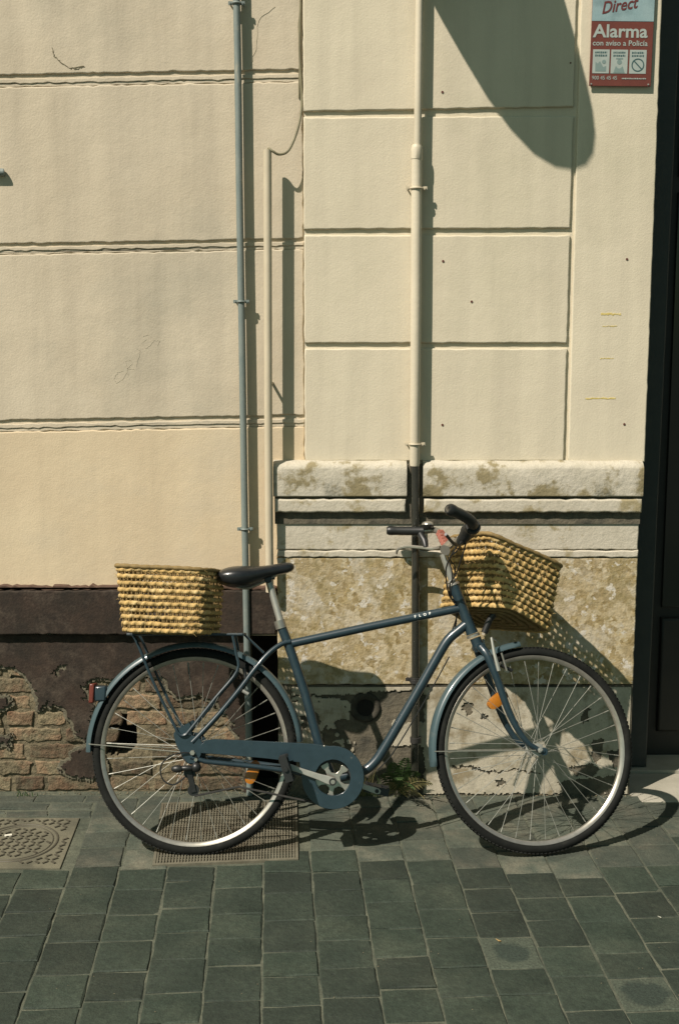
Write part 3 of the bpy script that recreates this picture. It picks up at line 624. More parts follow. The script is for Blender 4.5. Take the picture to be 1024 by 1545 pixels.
rc = gr(27, 1272); ax = (gr(86, 1272)-rc).length; ay = (gr(27, 1246)-gr(27, 1300)).length/2
ring = [(rc.x+ax*math.cos(w), rc.y+ay*math.sin(w), .0028) for w in [2*math.pi*k/48 for k in range(48)]]
rel(MB().tube(ring, .0042, 6, closed=True, flat=.5).build('cover_ring', M['iron_tread'], mh), mh)
ring2 = [(rc.x+(ax-.016)*math.cos(w), rc.y+(ay-.016)*math.sin(w), .0026) for w in [2*math.pi*k/48 for k in range(48)]]
rel(MB().tube(ring2, .0024, 6, closed=True, flat=.5).build('cover_ring', M['iron_tread'], mh), mh)
mb = MB(); k = 0
for i in range(-12, 14):
    for j in range(-9, 10):
        c = Vector((rc.x+i*.027, rc.y+j*.027, 0))
        if not inquad(c, [p+(Vector((sum(q.x for q in MAN)/4, sum(q.y for q in MAN)/4, 0))-p).normalized()*.03 for p in MAN]): continue
        dd = math.hypot((c.x-rc.x)/ax, (c.y-rc.y)/ay)
        if .80 < dd < 1.12: continue
        w = R_(45 if (i+j) % 2 else -45); a = Vector((math.cos(w), math.sin(w), 0))*.0105; b = Vector((-math.sin(w), math.cos(w), 0))*.0036
        mb.obox(c+Vector((0, 0, .0030)), a, b, (0, 0, .0024))
tag(rel(mb.build('tread_lugs', M['iron_tread'], mh), mh), kind='stuff')
rel(MB().obox(gr(13, 1262)+Vector((0, 0, .004)), (.012, .004, 0), (-.002, .006, 0), (0, 0, .002)).build('lifting_slot', M['paper'], mh), mh)
gt = thing('drain_grate', 'ribbed metal drain grating set in the pavement under the rear wheel', 'grating', (sum((p.x for p in GRT))/4, sum((p.y for p in GRT))/4, 0))
rel(quadframe(GRT, .010, -.02, .0050).build('grate_frame', M['grate'], gt), gt)
rel(quadplate(GRT, -.026, -.0034, .012).build('grate_pan', M['soot'], gt), gt)
mb = MB(); q = [p+(sum(GRT, Vector())/4-p).normalized()*.014 for p in GRT]; NB = 46
for i in range(NB):
    t = (i+.5)/NB; a = q[0].lerp(q[1], t); b = q[3].lerp(q[2], t); dirx = (q[1]-q[0]).normalized()*.0029
    mb.obox((a+b)/2+Vector((0, 0, -.0012)), dirx, (a-b)/2, (0, 0, .0055))
tag(rel(mb.build('grate_bars', M['grate'], gt, smooth=0), gt), kind='stuff')
mb = MB()
for j in range(26):
    t = (j+.5)/26; a = q[0].lerp(q[3], t); b = q[1].lerp(q[2], t); mb.obox((a+b)/2+Vector((0, 0, -.0022)), (b-a)/2, (0, .0020, 0), (0, 0, .004))
tag(rel(mb.build('grate_crossbars', M['grate'], gt, smooth=0), gt), kind='stuff')

# ================================================================== BICYCLE
LEAN = R_(14); YB = gr(512, 1290).y
RL = Matrix.Rotation(-LEAN, 3, 'X'); RLi = RL.inverted(); O3 = Vector((0, YB, 0))
bike = thing('bicycle', 'slate blue city bicycle leaning on the wall by its handlebar', 'bicycle', (0, YB, 0)); bike.rotation_euler = (-LEAN, 0, 0)
def loc(p): return RLi @ (Vector(p)-O3)
def bl(px, py, yl=0.0):
    c = RLi @ (C0-O3); d = RLi @ ray(px, py); return c+d*((yl-c.y)/d.y)
def la(px, py, Y): return loc(at(px, py, Y))
# steered front end
T_, B_ = bl(676, 850), bl(724, 980); u_ = (T_-B_).normalized(); f0 = Vector((u_.z, 0, -u_.x)); n0 = Vector((0, 1, 0)); DEL = R_(10)
f_ = f0*math.cos(DEL)+n0*math.sin(DEL); n_ = -f0*math.sin(DEL)+n0*math.cos(DEL)
def sp(px, py, b=0.0):
    c = RLi @ (C0-O3); d = RLi @ ray(px, py); return c+d*((B_+n_*b-c).dot(n_)/d.dot(n_))
RW = .351
HR = bl(294, 1133); HR = Vector((HR.x, 0, RW))
HF = sp(806, 1134); HF = HF+Vector((0, 0, RW+.004-HF.z))
fwd = Vector((f_.x, f_.y, 0)); fwd = (fwd - n_*fwd.dot(n_)).normalized(); upw = fwd.cross(n_)
if upw.z < 0: upw = -upw
MF = Matrix(((fwd.x, n_.x, upw.x, HF.x), (fwd.y, n_.y, upw.y, HF.y), (fwd.z, n_.z, upw.z, HF.z), (0, 0, 0, 1)))
MR = Matrix.Translation(HR)
def circ(r, n=72): return [(r*math.cos(2*math.pi*k/n), r*math.sin(2*math.pi*k/n)) for k in range(n)]
def torus(prof, n=96):                       # prof: [(radius, y)]
    return MB().grid([[(r*math.cos(2*math.pi*k/n), y, r*math.sin(2*math.pi*k/n)) for r, y in prof] for k in range(n)], closed_u=True, closed_v=True)
TR = RW-.0185
tyre_prof = [(TR+.0185*math.cos(w)*(1.0 if math.cos(w) > 0 else .75), .0185*math.sin(w)) for w in [2*math.pi*k/14 for k in range(14)]]
def tyre_mb():
    mb = torus(tyre_prof)
    N_ = 150
    for k in range(N_):                     # tread blocks
        w = 2*math.pi*k/N_
        for s_ in (-1, 0, 1):
            r = RW-.0012-abs(s_)*.0018; c = Vector((r*math.cos(w), s_*.0085, r*math.sin(w))); t = Vector((-math.sin(w), 0, math.cos(w))); rd = Vector((math.cos(w), 0, math.sin(w)))
            mb.obox(c, t*.0048+Vector((0, s_*.002, 0)), (0, .0032, 0), rd*.0022)
    return mb
rim_prof = [(TR-.0095, -.0115), (TR-.0115, -.0132), (TR-.0135, -.0125), (TR-.019, -.0108), (TR-.0245, -.006), (TR-.0245, .006), (TR-.019, .0108), (TR-.0135, .0125), (TR-.0115, .0132), (TR-.0095, .0115)]
tyre_me = rim_me = spoke_me = None
def make_wheel(Mx, hub_extra=None, refl_ang=0, first=None, valve=200):
    h = MB(); h.tube([(0, -.048, 0), (0, -.036, 0), (0, -.035, 0), (0, -.030, 0), (0, -.028, 0), (0, .028, 0), (0, .030, 0), (0, .035, 0), (0, .036, 0), (0, .048, 0)], [.010, .010, .022, .022, .013, .013, .022, .022, .010, .010], 16)
    h.tube([(0, -.066, 0), (0, .066, 0)], .0048, 8)
    for s_ in (-1, 1): h.tube([(0, s_*.054, 0), (0, s_*.062, 0)], .0095, 6)
    w = h.build('wheel', M['alu'], bike); w.matrix_local = Mx
    if first is None:
        tyre_mb().build('tyre', M['rubber'], w); torus(rim_prof).build('rim', M['chrome'], w)
    else:
        for ch in first.children:
            if ch.name.split('.')[0] in ('tyre', 'rim'):
                c = ch.copy(); COL.objects.link(c); c.parent = w
    sp_me = None
    for k in range(36):
        side = -1 if k % 2 else 1; j = k//2
        aR = 2*math.pi*(k+.5)/36; lead = (1 if j % 2 else -1)*R_(62)
        aH = aR+lead
        a = Vector((.021*math.cos(aH), side*.032, .021*math.sin(aH))); b = Vector(((TR-.029)*math.cos(aR), side*.003, (TR-.029)*math.sin(aR)))
        MB().tube([a, a.lerp(b, .94), a.lerp(b, .942), b], [.00105, .00105, .0019, .0019], 5).build('spoke', M['spoke'], w)
    # reflector between two spokes
    a = R_(refl_ang); r = .212
    cx, czz = r*math.cos(a), r*math.sin(a); t = Vector((-math.sin(a), 0, math.cos(a))); rd = Vector((math.cos(a), 0, math.sin(a)))
    mb = MB(); rows = []
    for yy, k_ in ((-.012, .7), (-.010, 1), (.010, 1), (.012, .7)):
        rows.append([Vector((cx, yy, czz))+t*(.040*k_*math.copysign(abs(math.cos(q))**.7, math.cos(q)))+rd*(.020*k_*math.copysign(abs(math.sin(q))**.8, math.sin(q))) for q in [2*math.pi*i/20 for i in range(20)]])
    mb.grid(rows, closed_u=True); mb.f += [tuple(range(len(mb.v)-20, len(mb.v))), tuple(range(20))]
    mb.build('spoke_reflector', M['amber'], w)
    a = R_(valve); MB().tube([((TR-.03)*math.cos(a), 0, (TR-.03)*math.sin(a)), ((TR-.07)*math.cos(a), 0, (TR-.07)*math.sin(a))], .003, 6).build('valve', M['black'], w)
    return w
rear = make_wheel(MR, refl_ang=-20, valve=95)
make_wheel(MF, refl_ang=127, first=rear, valve=118)
def wheelpt(Mx, r, deg, y=0): return Mx @ Vector((r*math.cos(R_(deg)), y, r*math.sin(R_(deg))))
def mudguard(Mx, a0, a1, name, wid=.0265, base=.019):
    rows = []; n = 44; sec = []
    for k in range(11):
        w = math.pi*k/10; sec.append((base*math.sin(w)**.7, -wid*math.cos(w)))
    inner = [(r*.86-.0012, y*.93) for r, y in sec][::-1]
    for i in range(n+1):
        d = a0+(a1-a0)*i/n; e = 1.0
        if i in (0, n): e = .55
        rows.append([wheelpt(Mx, RW+.004+r, d, y*(1 if i not in (0, n) else .8)) for r, y in sec+inner])
    mb = MB().grid(rows, closed_u=True); m_ = len(rows[0]); mb.f += [tuple(range(m_)), tuple(n*m_+k for k in range(m_))]
    return mb.build(name, M['guard'], bike, smooth=60)
mudguard(MR, 5, 180.5, 'mudguard'); mudguard(MF, 97, 188, 'mudguard')
# stays of the mudguards
def stay(Mx, ang, hub_y, name='mudguard_stay'):
    for s_ in (-1, 1):
        a = wheelpt(Mx, RW+.010, ang, s_*.026); b = wheelpt(Mx, .015, ang+4, s_*.058)
        MB().tube([b, a], .0019, 6).build(name, M['chrome'], bike)
stay(MR, 176, 0); stay(MF, 180, 0)
# ---- frame
BB = bl(502, 1175); BB.y = 0
st_top = bl(424, 944)
fr = MB()
HT0, HT1 = bl(684, 883), bl(712, 956)
fr.tube([HT0, HT0.lerp(HT1, .08), HT0.lerp(HT1, .5), HT0.lerp(HT1, .92), HT1], [.0205, .0195, .0185, .020, .0215], 16)
fr.tube([bl(430, 973), bl(560, 945), bl(694, 917.5)], .0146, 16)
fr.tube(smoothpts([bl(707, 939), bl(693, 950), bl(675, 966), bl(659, 992), bl(638, 1029), bl(609, 1079), bl(580, 1128), bl(564, 1151), bl(545, 1164), BB], 5), .0168, 16)
fr.tube([st_top, bl(436, 975), bl(460, 1045), bl(480, 1120), BB], .0165, 16)
fr.tube([BB+Vector((0, -.036, 0)), BB+Vector((0, .036, 0))], .021, 18)
DO = HR+Vector((.0, 0, .0))
def mir(pts, s_): return [Vector((p.x, p.y*s_, p.z)) for p in pts]
seatstay = []
for (x_, y_, yl) in ((438, 968, -.012), (424, 972, -.018), (404, 987, -.030), (384, 1010, -.040), (360, 1042, -.046), (330, 1078, -.050), (302, 1108, -.056), (290, 1120, -.058)):
    seatstay.append(bl(x_, y_, yl))
for s_ in (1, -1):
    fr.tube(smoothpts(mir(seatstay, s_), 4), .0085, 10)
    fr.tube(mir([bl(288, 1142, -.058), bl(310, 1149, -.055), bl(380, 1156, -.050), bl(436, 1163, -.046), BB+Vector((-.05, -.038, .005)), BB+Vector((0, -.02, 0))], s_), .0085, 10)
fr.build('frame', M['frame'], bike)
for s_ in (1, -1):
    o_ = [bl(x_, y_, -.06) for x_, y_ in ((268, 1096), (282, 1108), (300, 1112), (308, 1124), (303, 1140), (296, 1152), (284, 1152), (276, 1142), (266, 1124), (262, 1108))]
    MB().prism([(p.x, p.z) for p in o_], -.062 if s_ == 1 else .056, -.056 if s_ == 1 else .062).build('dropout', M['frame'], bike, bevel=.0012)
# lettering on the top tube
def text_mesh(s_, size, mtx, m, parent, name='lettering', shear=0, ext=.0004, bold=0, space=1.0, cu_sx=1.0):
    cu = bpy.data.curves.new(name, 'FONT'); cu.body = s_; cu.size = size; cu.extrude = ext; cu.shear = shear; cu.offset = bold; cu.space_character = space
    cu.align_x = 'CENTER'; cu.align_y = 'CENTER'; cu.resolution_u = 3
    ob = bpy.data.objects.new('tmp', cu); COL.objects.link(ob); dg = bpy.context.evaluated_depsgraph_get()
    me = bpy.data.meshes.new_from_object(ob.evaluated_get(dg)); bpy.data.objects.remove(ob); bpy.data.curves.remove(cu)
    me.materials.clear(); me.materials.append(m); me.transform(Matrix.Diagonal((cu_sx, 1, 1, 1)))
    o = bpy.data.objects.new(name, me); COL.objects.link(o); o.parent = parent; o.matrix_local = mtx; return o
tt0, tt1 = bl(430, 973), bl(694, 917.5); tdir = (tt1-tt0).normalized()
zdir = Vector((0, -1, .25)).normalized(); ydir = zdir.cross(tdir).normalized()
for ch, px in (('F', 625.5), ('L', 632.5), ('O', 640), ('P', 647.5)):
    c = tt0.lerp(tt1, (px-430)/264)+zdir*.0147
    text_mesh(ch, .0125, Matrix(((tdir.x, ydir.x, zdir.x, c.x), (tdir.y, ydir.y, zdir.y, c.y), (tdir.z, ydir.z, zdir.z, c.z), (0, 0, 0, 1))), M['white'], bike, 'lettering', bold=.0004)
# seat post, saddle
sp0, sp1 = bl(405, 874), bl(424, 941)
MB().tube([sp0, sp1], .0125, 14).build('seat_post', M['alu'], bike)
MB().tube([bl(421, 936)-Vector((0, 0, 0)), bl(424.5, 948)], .0195, 16).build('seat_clamp', M['chrome'], bike)
mb = MB(); c_t = bl(405, 876); mb.tube([c_t+Vector((0, -.026, .004)), c_t+Vector((0, .026, .004))], .013, 10)
mb.box(c_t.x-.022, c_t.x+.022, -.02, .02, c_t.z+.004, c_t.z+.014); mb.build('saddle_clamp', M['black'], bike, bevel=.002)
for s_ in (-1, 1):
    MB().tube(smoothpts([bl(352, 884, 0)+Vector((0, s_*.035, 0)), bl(372, 886, 0)+Vector((0, s_*.026, -.004)), bl(398, 878, 0)+Vector((0, s_*.021, 0)), bl(415, 869, 0)+Vector((0, s_*.018, 0)), bl(430, 858, 0)+Vector((0, s_*.008, 0))], 4), .0036, 8).build('saddle_rail', M['chrome'], bike)
secs = [(327.5, 869, 874, .050), (330, 863, 879, .070), (338, 857.5, 884, .086), (352, 854, 887.5, .094), (366, 853.5, 887, .092), (380, 854.5, 884, .080), (394, 854.2, 877.5, .060), (408, 852.5, 871, .044), (424, 849.5, 867, .034), (436, 848.2, 864.5, .028), (442, 850, 861, .020), (444, 853.5, 857.5, .008)]
rows = []
for (x_, yt, yb_, hw) in secs:
    a, b = bl(x_, yt), bl(x_, yb_); zt_, zb_ = a.z, b.z; zm = zt_-(zt_-zb_)*.52; ring_ = []
    for k in range(24):
        w = 2*math.pi*k/24; cs, sn = math.cos(w), math.sin(w)
        yy = hw*math.copysign(abs(cs)**.85, cs); zz = zm+((zt_-zm)*abs(sn)**.8 if sn > 0 else -(zm-zb_)*abs(sn)**.55)
        if sn < 0: yy *= .97
        ring_.append((a.x, yy, zz))
    rows.append(ring_)
mb = MB().grid(rows, closed_u=True); mb.f += [tuple(range(24)), tuple(len(mb.v)-24+k for k in range(24))]
sad = mb.build('saddle', M['leather'], bike, smooth=70); ss = sad.modifiers.new('sub', 'SUBSURF'); ss.levels = ss.render_levels = 1
# ---- chain guard, chainring, cranks
YG = -.062
cg = BB+Vector((0, YG, .0)); g = bl(502, 1173, YG); gx, gz = g.x, g.z
ro, ri = .1005, .060
arm = [bl(x_, y_, YG) for x_, y_ in ((311, 1116), (330, 1115.5), (400, 1118), (470, 1121), (500, 1123), (484, 1146), (470, 1152), (440, 1148), (400, 1143), (330, 1137), (302, 1135), (303, 1126))]
def annulus_arc(c, r0, r1, y0, y1, n=48): return MB().disc(c, r1, y0, y1, n, hole=r0)
from mathutils.geometry import tessellate_polygon
ro = .1055
top_l = [bl(x_, y_, YG) for x_, y_ in ((302, 1136), (303, 1124), (310, 1117), (324, 1115), (400, 1118.5), (470, 1122))]
og = [(p.x, p.z) for p in top_l]
for k in range(30):
    w = R_(97-(97+170)*k/29); og.append((gx+ro*math.cos(w), gz+ro*math.sin(w)))
for x_, y_ in ((452, 1150), (400, 1144), (330, 1138)): p = bl(x_, y_, YG); og.append((p.x, p.z))
hole = [(gx+ri*math.cos(2*math.pi*k/40), gz+ri*math.sin(2*math.pi*k/40)) for k in range(40)]
loops = [[Vector((x_, z_, 0)) for x_, z_ in og], [Vector((x_, z_, 0)) for x_, z_ in hole]]
tri_ = tessellate_polygon(loops); allp = og+hole; na = len(allp); mb = MB()
fs = [tuple(t) for t in tri_]+[tuple(i+na for i in t)[::-1] for t in tri_]
for st, n_l in ((0, len(og)), (len(og), len(hole))): fs += [(st+i, st+(i+1) % n_l, st+(i+1) % n_l+na, st+i+na) for i in range(n_l)]
mb.add([(x_, -.068, z_) for x_, z_ in allp]+[(x_, -.052, z_) for x_, z_ in allp], fs)
mb.build('chain_guard', M['frame'], bike, smooth=30, bevel=.0045)
p = bl(489, 1126, -.07); MB().ball((p.x, -.0665, p.z), .004, .003, .004, 8, 6).build('guard_screw', M['chrome'], bike)
# spider chainring
star = []
for k in range(5):
    b0 = 90+36+72*k-8
    for da, r in ((-19, .027), (-10, .042), (-14, .056), (-12, .064), (12, .064), (14, .056), (10, .042), (19, .027)):
        star.append((BB.x+r*math.cos(R_(b0+da)), BB.z+r*math.sin(R_(b0+da))))
MB().prism(star, -.050, -.045).build('chainring_spider', M['chrome'], bike, bevel=.001)
mb = MB().disc((BB.x, BB.z), .083, -.047, -.044, 60, hole=.060)
for k in range(42):
    w = 2*math.pi*k/42; mb.obox((BB.x+.084*math.cos(w), -.0455, BB.z+.084*math.sin(w)), Vector((math.cos(w), 0, math.sin(w)))*.004, Vector((-math.sin(w), 0, math.cos(w)))*.0028, (0, .0012, 0))
mb.build('chainring', M['dark_iron'], bike)
ce = bl(436, 1157, -.085); fe = BB-(ce-BB); fe.y = .085
def crank(a, b, s_):
    d = (b-a).normalized(); w = Vector((-d.z, 0, d.x)); rows = []
    for t, hw, y in ((-.012, .006, .082), (0, .0165, .082), (.02, .0165, .083), (.05, .0125, .083), (.12, .0105, .085), (.150, .0125, .086), (.165, .0125, .086), (.175, .006, .086)):
        c = Vector((a.x, 0, a.z))+Vector((d.x, 0, d.z)).normalized()*t
        rows.append([c+w*hw+Vector((0, s_*(y-.007), 0)), c+w*hw*.9+Vector((0, s_*y, 0)), c-w*hw*.9+Vector((0, s_*y, 0)), c-w*hw+Vector((0, s_*(y-.007), 0))])
    mb = MB().grid(rows, closed_u=True); mb.f += [(0, 1, 2, 3), tuple(len(mb.v)-4+k for k in range(4))]
    return mb
ca = crank(BB, ce, -1); ca.build('crank', M['alu'], bike, smooth=35, bevel=.0015)
ca = crank(BB, fe, 1); ca.build('crank', M['alu'], bike, smooth=35, bevel=.0015)
MB().disc((BB.x, BB.z), .0125, -.0865, -.060, 20, hole=.008).build('crank_bolt', M['black'], bike)
MB().disc((BB.x, BB.z), .0078, -.0850, -.060, 12).build('crank_bolt', M['chrome'], bike)
cdir = Vector((ce.x-BB.x, 0, ce.z-BB.z)).normalized()
def pedal(s_):
    e = Vector((BB.x, 0, BB.z))+cdir*(.162*(1 if s_ < 0 else -1)); mb = MB()
    mb.tube([(e.x, s_*.076, e.z), (e.x, s_*.19, e.z)], .0075, 8)
    px_ = Vector((.30, 0, -.95)) if s_ < 0 else Vector((.95, 0, -.2)); px_.normalize(); pn = Vector((-px_.z, 0, px_.x))
    for yy in (.098, .178): mb.obox((e.x, s_*yy, e.z), px_*.042, pn*.013, (0, .005, 0))
    for t in (-1, 1):
        mb.obox(Vector((e.x, s_*.138, e.z))+px_*.038*t, px_*.005, pn*.012, (0, .041, 0))
        for k in range(6): mb.obox(Vector((e.x, s_*(.104+.0135*k), e.z))+px_*.038*t+pn*.013*1, px_*.004, pn*.003, (0, .0035, 0))
    mb.obox((e.x, s_*.138, e.z), px_*.015, pn*.012, (0, .041, 0))
    o = mb.build('pedal', M['black'], bike)
pedal(-1); pedal(1)
# drive train at the back
mb = MB()
for r, y in ((.030, -.046), (.034, -.043), (.038, -.040), (.043, -.037)):
    mb.disc((HR.x, HR.z), r, y-.001, y+.001, 30)
mb.build('sprocket', M['dark_iron'], bike)
de = MB(); j1 = bl(286, 1166, -.055); j2 = bl(292, 1192, -.050)
for j in (j1, j2):
    de.disc((j.x, j.z), .020, -.053, -.047, 18); de.disc((j.x, j.z), .007, -.058, -.045, 10)
dv = (j2-j1); w_ = Vector((-dv.z, 0, dv.x)).normalized()*.009
for y_ in (-.059, -.043): de.obox((j1+j2)/2*1.0+Vector((0, y_-((j1+j2)/2).y, 0)), dv/2*1.25, w_, (0, .0013, 0))
k1 = bl(268, 1160, -.07); k2 = bl(296, 1158, -.07)
de.ball((k1.x, -.072, k1.z), .022, .014, .013); de.ball((k2.x, -.066, k2.z), .017, .016, .017); de.ball(((k1.x+k2.x)/2, -.070, (k1.z+k2.z)/2), .026, .012, .010)
de.build('derailleur', M['black'], bike)
hg = bl(296, 1146, -.06); MB().tube([(hg.x, -.056, hg.z), (hg.x, -.07, hg.z)], .006, 8).build('derailleur_bolt', M['chrome'], bike)
a = HR+Vector((0, -.058, 0)); MB().tube([a, a+Vector((0, -.014, 0))], .0085, 6).build('axle_nut', M['chrome'], bike)
lp = smoothpts([bl(300, 1145, -.062), bl(284, 1136, -.068), bl(258, 1140, -.075), bl(243, 1156, -.078), bl(246, 1176, -.078), bl(262, 1184, -.075), bl(280, 1172, -.07)], 7)
MB().tube(lp, .0026, 6).build('gear_cable', M['black'], bike)
MB().tube([j2+Vector((.004, 0, -.02)), bl(360, 1187, -.046), BB+Vector((-.02, -.0455, -.083))], .0036, 6).build('chain', M['dark_iron'], bike)
MB().tube([HR+Vector((.01, -.042, .034)), BB+Vector((-.02, -.0455, .082))], .0036, 6).build('chain', M['dark_iron'], bike)
# ---- rear light, rack
lc = wheelpt(MR, RW+.05, 147.5)
lt = MB(); a0 = bl(152, 1046); dirr = Vector((-1, 0, .04)).normalized()
lt.obox(a0+Vector((.004, 0, 0)), (.020, 0, 0), (0, .030, 0), (0, 0, .026)); lt.build('rear_light', M['frame'], bike, bevel=.006)
MB().obox(a0+Vector((-.025, 0, .001)), (.0085, 0, 0), (0, .034, 0), (.001, 0, .033)).build('light_lens', M['red_lens'], bike, bevel=.004)
rk = MB(); rwid = .062
platz = bl(280, 957, 0).z
x0_, x1_ = bl(196, 960, -rwid).x, bl(366, 962, -rwid).x
for s_ in (-1, 1):
    yv = s_*rwid
    rk.tube(smoothpts([Vector((x0_, yv, platz)), bl(205, 965, -rwid)*1.0 if s_ < 0 else Vector((bl(205, 965, -rwid).x, yv, bl(205, 965, -rwid).z)), Vector((bl(232, 1030, -.066).x, s_*.066, bl(232, 1030, -.066).z)), Vector((bl(262, 1092, -.068).x, s_*.068, bl(262, 1092, -.068).z)), Vector((bl(270, 1107, -.068).x, s_*.068, bl(270, 1107, -.068).z)), Vector((bl(279, 1109, -.068).x, s_*.068, bl(279, 1109, -.068).z)), Vector((bl(290, 1097, -.068).x, s_*.068, bl(290, 1097, -.068).z)), Vector((bl(325, 1053, -.066).x, s_*.066, bl(325, 1053, -.066).z)), Vector((bl(358, 1012, -.064).x, s_*.064, bl(358, 1012, -.064).z)), Vector((bl(356, 985, -rwid).x, yv, bl(356, 985, -rwid).z)), Vector((bl(351, 966, -rwid).x, yv, platz-.004))], 4), .0052, 8)
    rk.tube([Vector((x0_-.01, yv, platz)), Vector((x1_, yv, platz))], .0050, 8)
for t in (0, .33, .66, 1): rk.tube([Vector((x0_+(x1_-x0_)*t, -rwid, platz)), Vector((x0_+(x1_-x0_)*t, rwid, platz))], .0045, 8)
rk.tube([Vector((x0_+(x1_-x0_)*.5, 0, platz)), Vector((x1_, 0, platz)), Vector((bl(398, 985).x, 0, bl(398, 985).z))], .0045, 8)
rk.build('rear_rack', M['frame'], bike)
for s_ in (-1, 1):
    o_ = [bl(x_, y_, -.064) for x_, y_ in ((268, 1099), (276, 1096), (285, 1090), (288, 1094), (280, 1110), (271, 1110))]
    MB().prism([(p.x, p.z) for p in o_], s_*.064-.001, s_*.064+.001).build('rack_plate', M['frame'], bike)
# rear brake
for s_ in (-1, 1):
    p0 = bl(372, 1030, -.046); MB().tube([Vector((p0.x, s_*.046, p0.z)), Vector((p0.x-.01, s_*.040, p0.z+.05))], .006, 8).build('brake_arm', M['black'], bike)
p0 = bl(366, 1042, -.055); MB().tube([p0, p0+Vector((.02, 0, -.012))], .006, 8).build('brake_block', M['alu'], bike)
# ---- front: fork
FB = -.052
bl_pts = [sp(x_, y_, FB) for x_, y_ in ((728, 976), (736, 990), (750, 1026), (764, 1066), (778, 1096), (794, 1119), (808, 1129), (820, 1134))]
fk = MB()
for s_ in (0, 1):
    off_ = n_*(0 if s_ == 0 else -2*FB); q_ = [p+off_ for p in bl_pts]
    q_[0] = q_[0]+n_*(.024 if s_ == 0 else -.024); q_[1] = q_[1]+n_*(.004 if s_ == 0 else -.004)
    fk.tube(smoothpts(q_, 4), [.0145]*4+[.0145-.0065*i/24 for i in range(25)], 12)
    fk.tube([q_[-1]-n_*.004*0+n_*(-.0035), q_[-1]+n_*.0035], .013, 12)
cr = (bl_pts[0]+bl_pts[0]-n_*2*FB)/2
fk.tube([cr-n_*.032, cr+n_*.032], .0165, 12)
fk.tube([cr-u_*.012, cr+u_*.035], .0195, 14)
fk.build('fork', M['frame'], bike)
MB().tube([HT1-u_*.003, HT1-u_*.012], .0235, 18).build('headset', M['chrome'], bike)
MB().tube([HT0+u_*.000, HT0+u_*.004, HT0+u_*.010, HT0+u_*.013, HT0+u_*.020], [.0225, .0225, .019, .0205, .0165], 18).build('headset', M['chrome'], bike)
stem_t = la(668, 836, -.305)
MB().tube([HT0+u_*.01, HT0.lerp(stem_t, .5)+Vector((0, 0, 0)), stem_t], [.0125, .0125, .0120], 14).build('stem', M['alu'], bike)
hb_c = la(677, 826, -.300)
MB().tube([stem_t, hb_c], .012, 12).build('stem', M['alu'], bike)
hd = (la(672, 829, -.33)-la(682, 821, -.27)).normalized()
MB().tube([la(671, 830, -.345), la(683, 818, -.27)], .0185, 14).build('stem_clamp', M['chrome'], bike)
bar = smoothpts([la(583, 800.5, -.068), la(610, 801, -.072), la(640, 801, -.080), la(655, 800, -.095), la(664, 805, -.14), la(670, 817, -.22), la(677, 826, -.300), la(688, 817, -.37), la(700, 806, -.44), la(711, 797, -.50), la(712, 789, -.54), la(700, 779, -.57), la(675, 767.5, -.61)], 6)
MB().tube(bar, .0110, 14).build('handlebar', M['chrome'], bike)
def seg(i0, i1): return bar[i0:i1]
gl = bar[0:13]; MB().tube(gl, [.012, .0165, .017]+[.0165-.0006*(k % 2) for k in range(len(gl)-3)], 14).build('grip', M['black'], bike)
ggr = bar[58:73]; MB().tube(ggr, [.0188-.0006*(k % 2) for k in range(len(ggr)-3)]+[.0205, .0205, .015], 14).build('grip', M['black'], bike)
shf = bar[49:58]; MB().tube(shf, [.018, .024, .027, .027, .023, .023, .027, .0275, .024], 16).build('gear_shifter', M['black'], bike)
tip = la(676, 769, -.612)
# levers
MB().tube(smoothpts([la(598, 836, -.10), la(600, 829, -.105), la(612, 825, -.11), la(632, 826, -.12), la(652, 828, -.135), la(664, 826, -.16)], 5), [.003+.004*min(1, k/8) for k in range(26)], 8).build('brake_lever', M['chrome'], bike)
MB().tube([la(634, 806, -.085), la(640, 816, -.11), la(642, 826, -.125)], [.013, .014, .010], 10).build('lever_body', M['black'], bike)
MB().tube(smoothpts([la(697, 812, -.45), la(694, 822, -.50), la(684, 820, -.56), la(672, 806, -.62)], 5), .0055, 8).build('brake_lever', M['black'], bike)
MB().tube([la(712, 797, -.49), la(703, 806, -.47), la(694, 818, -.45)], [.021, .023, .016], 12).build('lever_body', M['black'], bike)
# bell
bc = la(645, 793, -.10)
mb = MB(); rows = []
for i in range(8):
    w = math.pi/2*i/7; rows.append([bc+Vector((.0235*math.cos(w)*math.cos(q), .0235*math.cos(w)*math.sin(q), .002+.015*math.sin(w))) for q in [2*math.pi*k/20 for k in range(20)]])
mb.grid(rows, closed_u=True); mb.build('bell', M['chrome'], bike, smooth=70)
MB().tube([bc+Vector((0, 0, .002)), bc+Vector((0, 0, -.006)), bc+Vector((0, 0, -.014))], [.0228, .021, .012], 18).build('bell_base', M['black'], bike)
# faded cord wound round the bar
cd = []
for k in range(60):
    t = k/59; i = 24+int(t*11); p = bar[min(i, len(bar)-1)].lerp(bar[min(i+1, len(bar)-1)], t*11-int(t*11)); w = k*1.05
    cd.append(p+Vector((.014*math.cos(w), .004*math.sin(w*.5), .014*math.sin(w))))
MB().tube(cd, .0042, 6).build('cord_wrap', M['red_wrap'], bike)
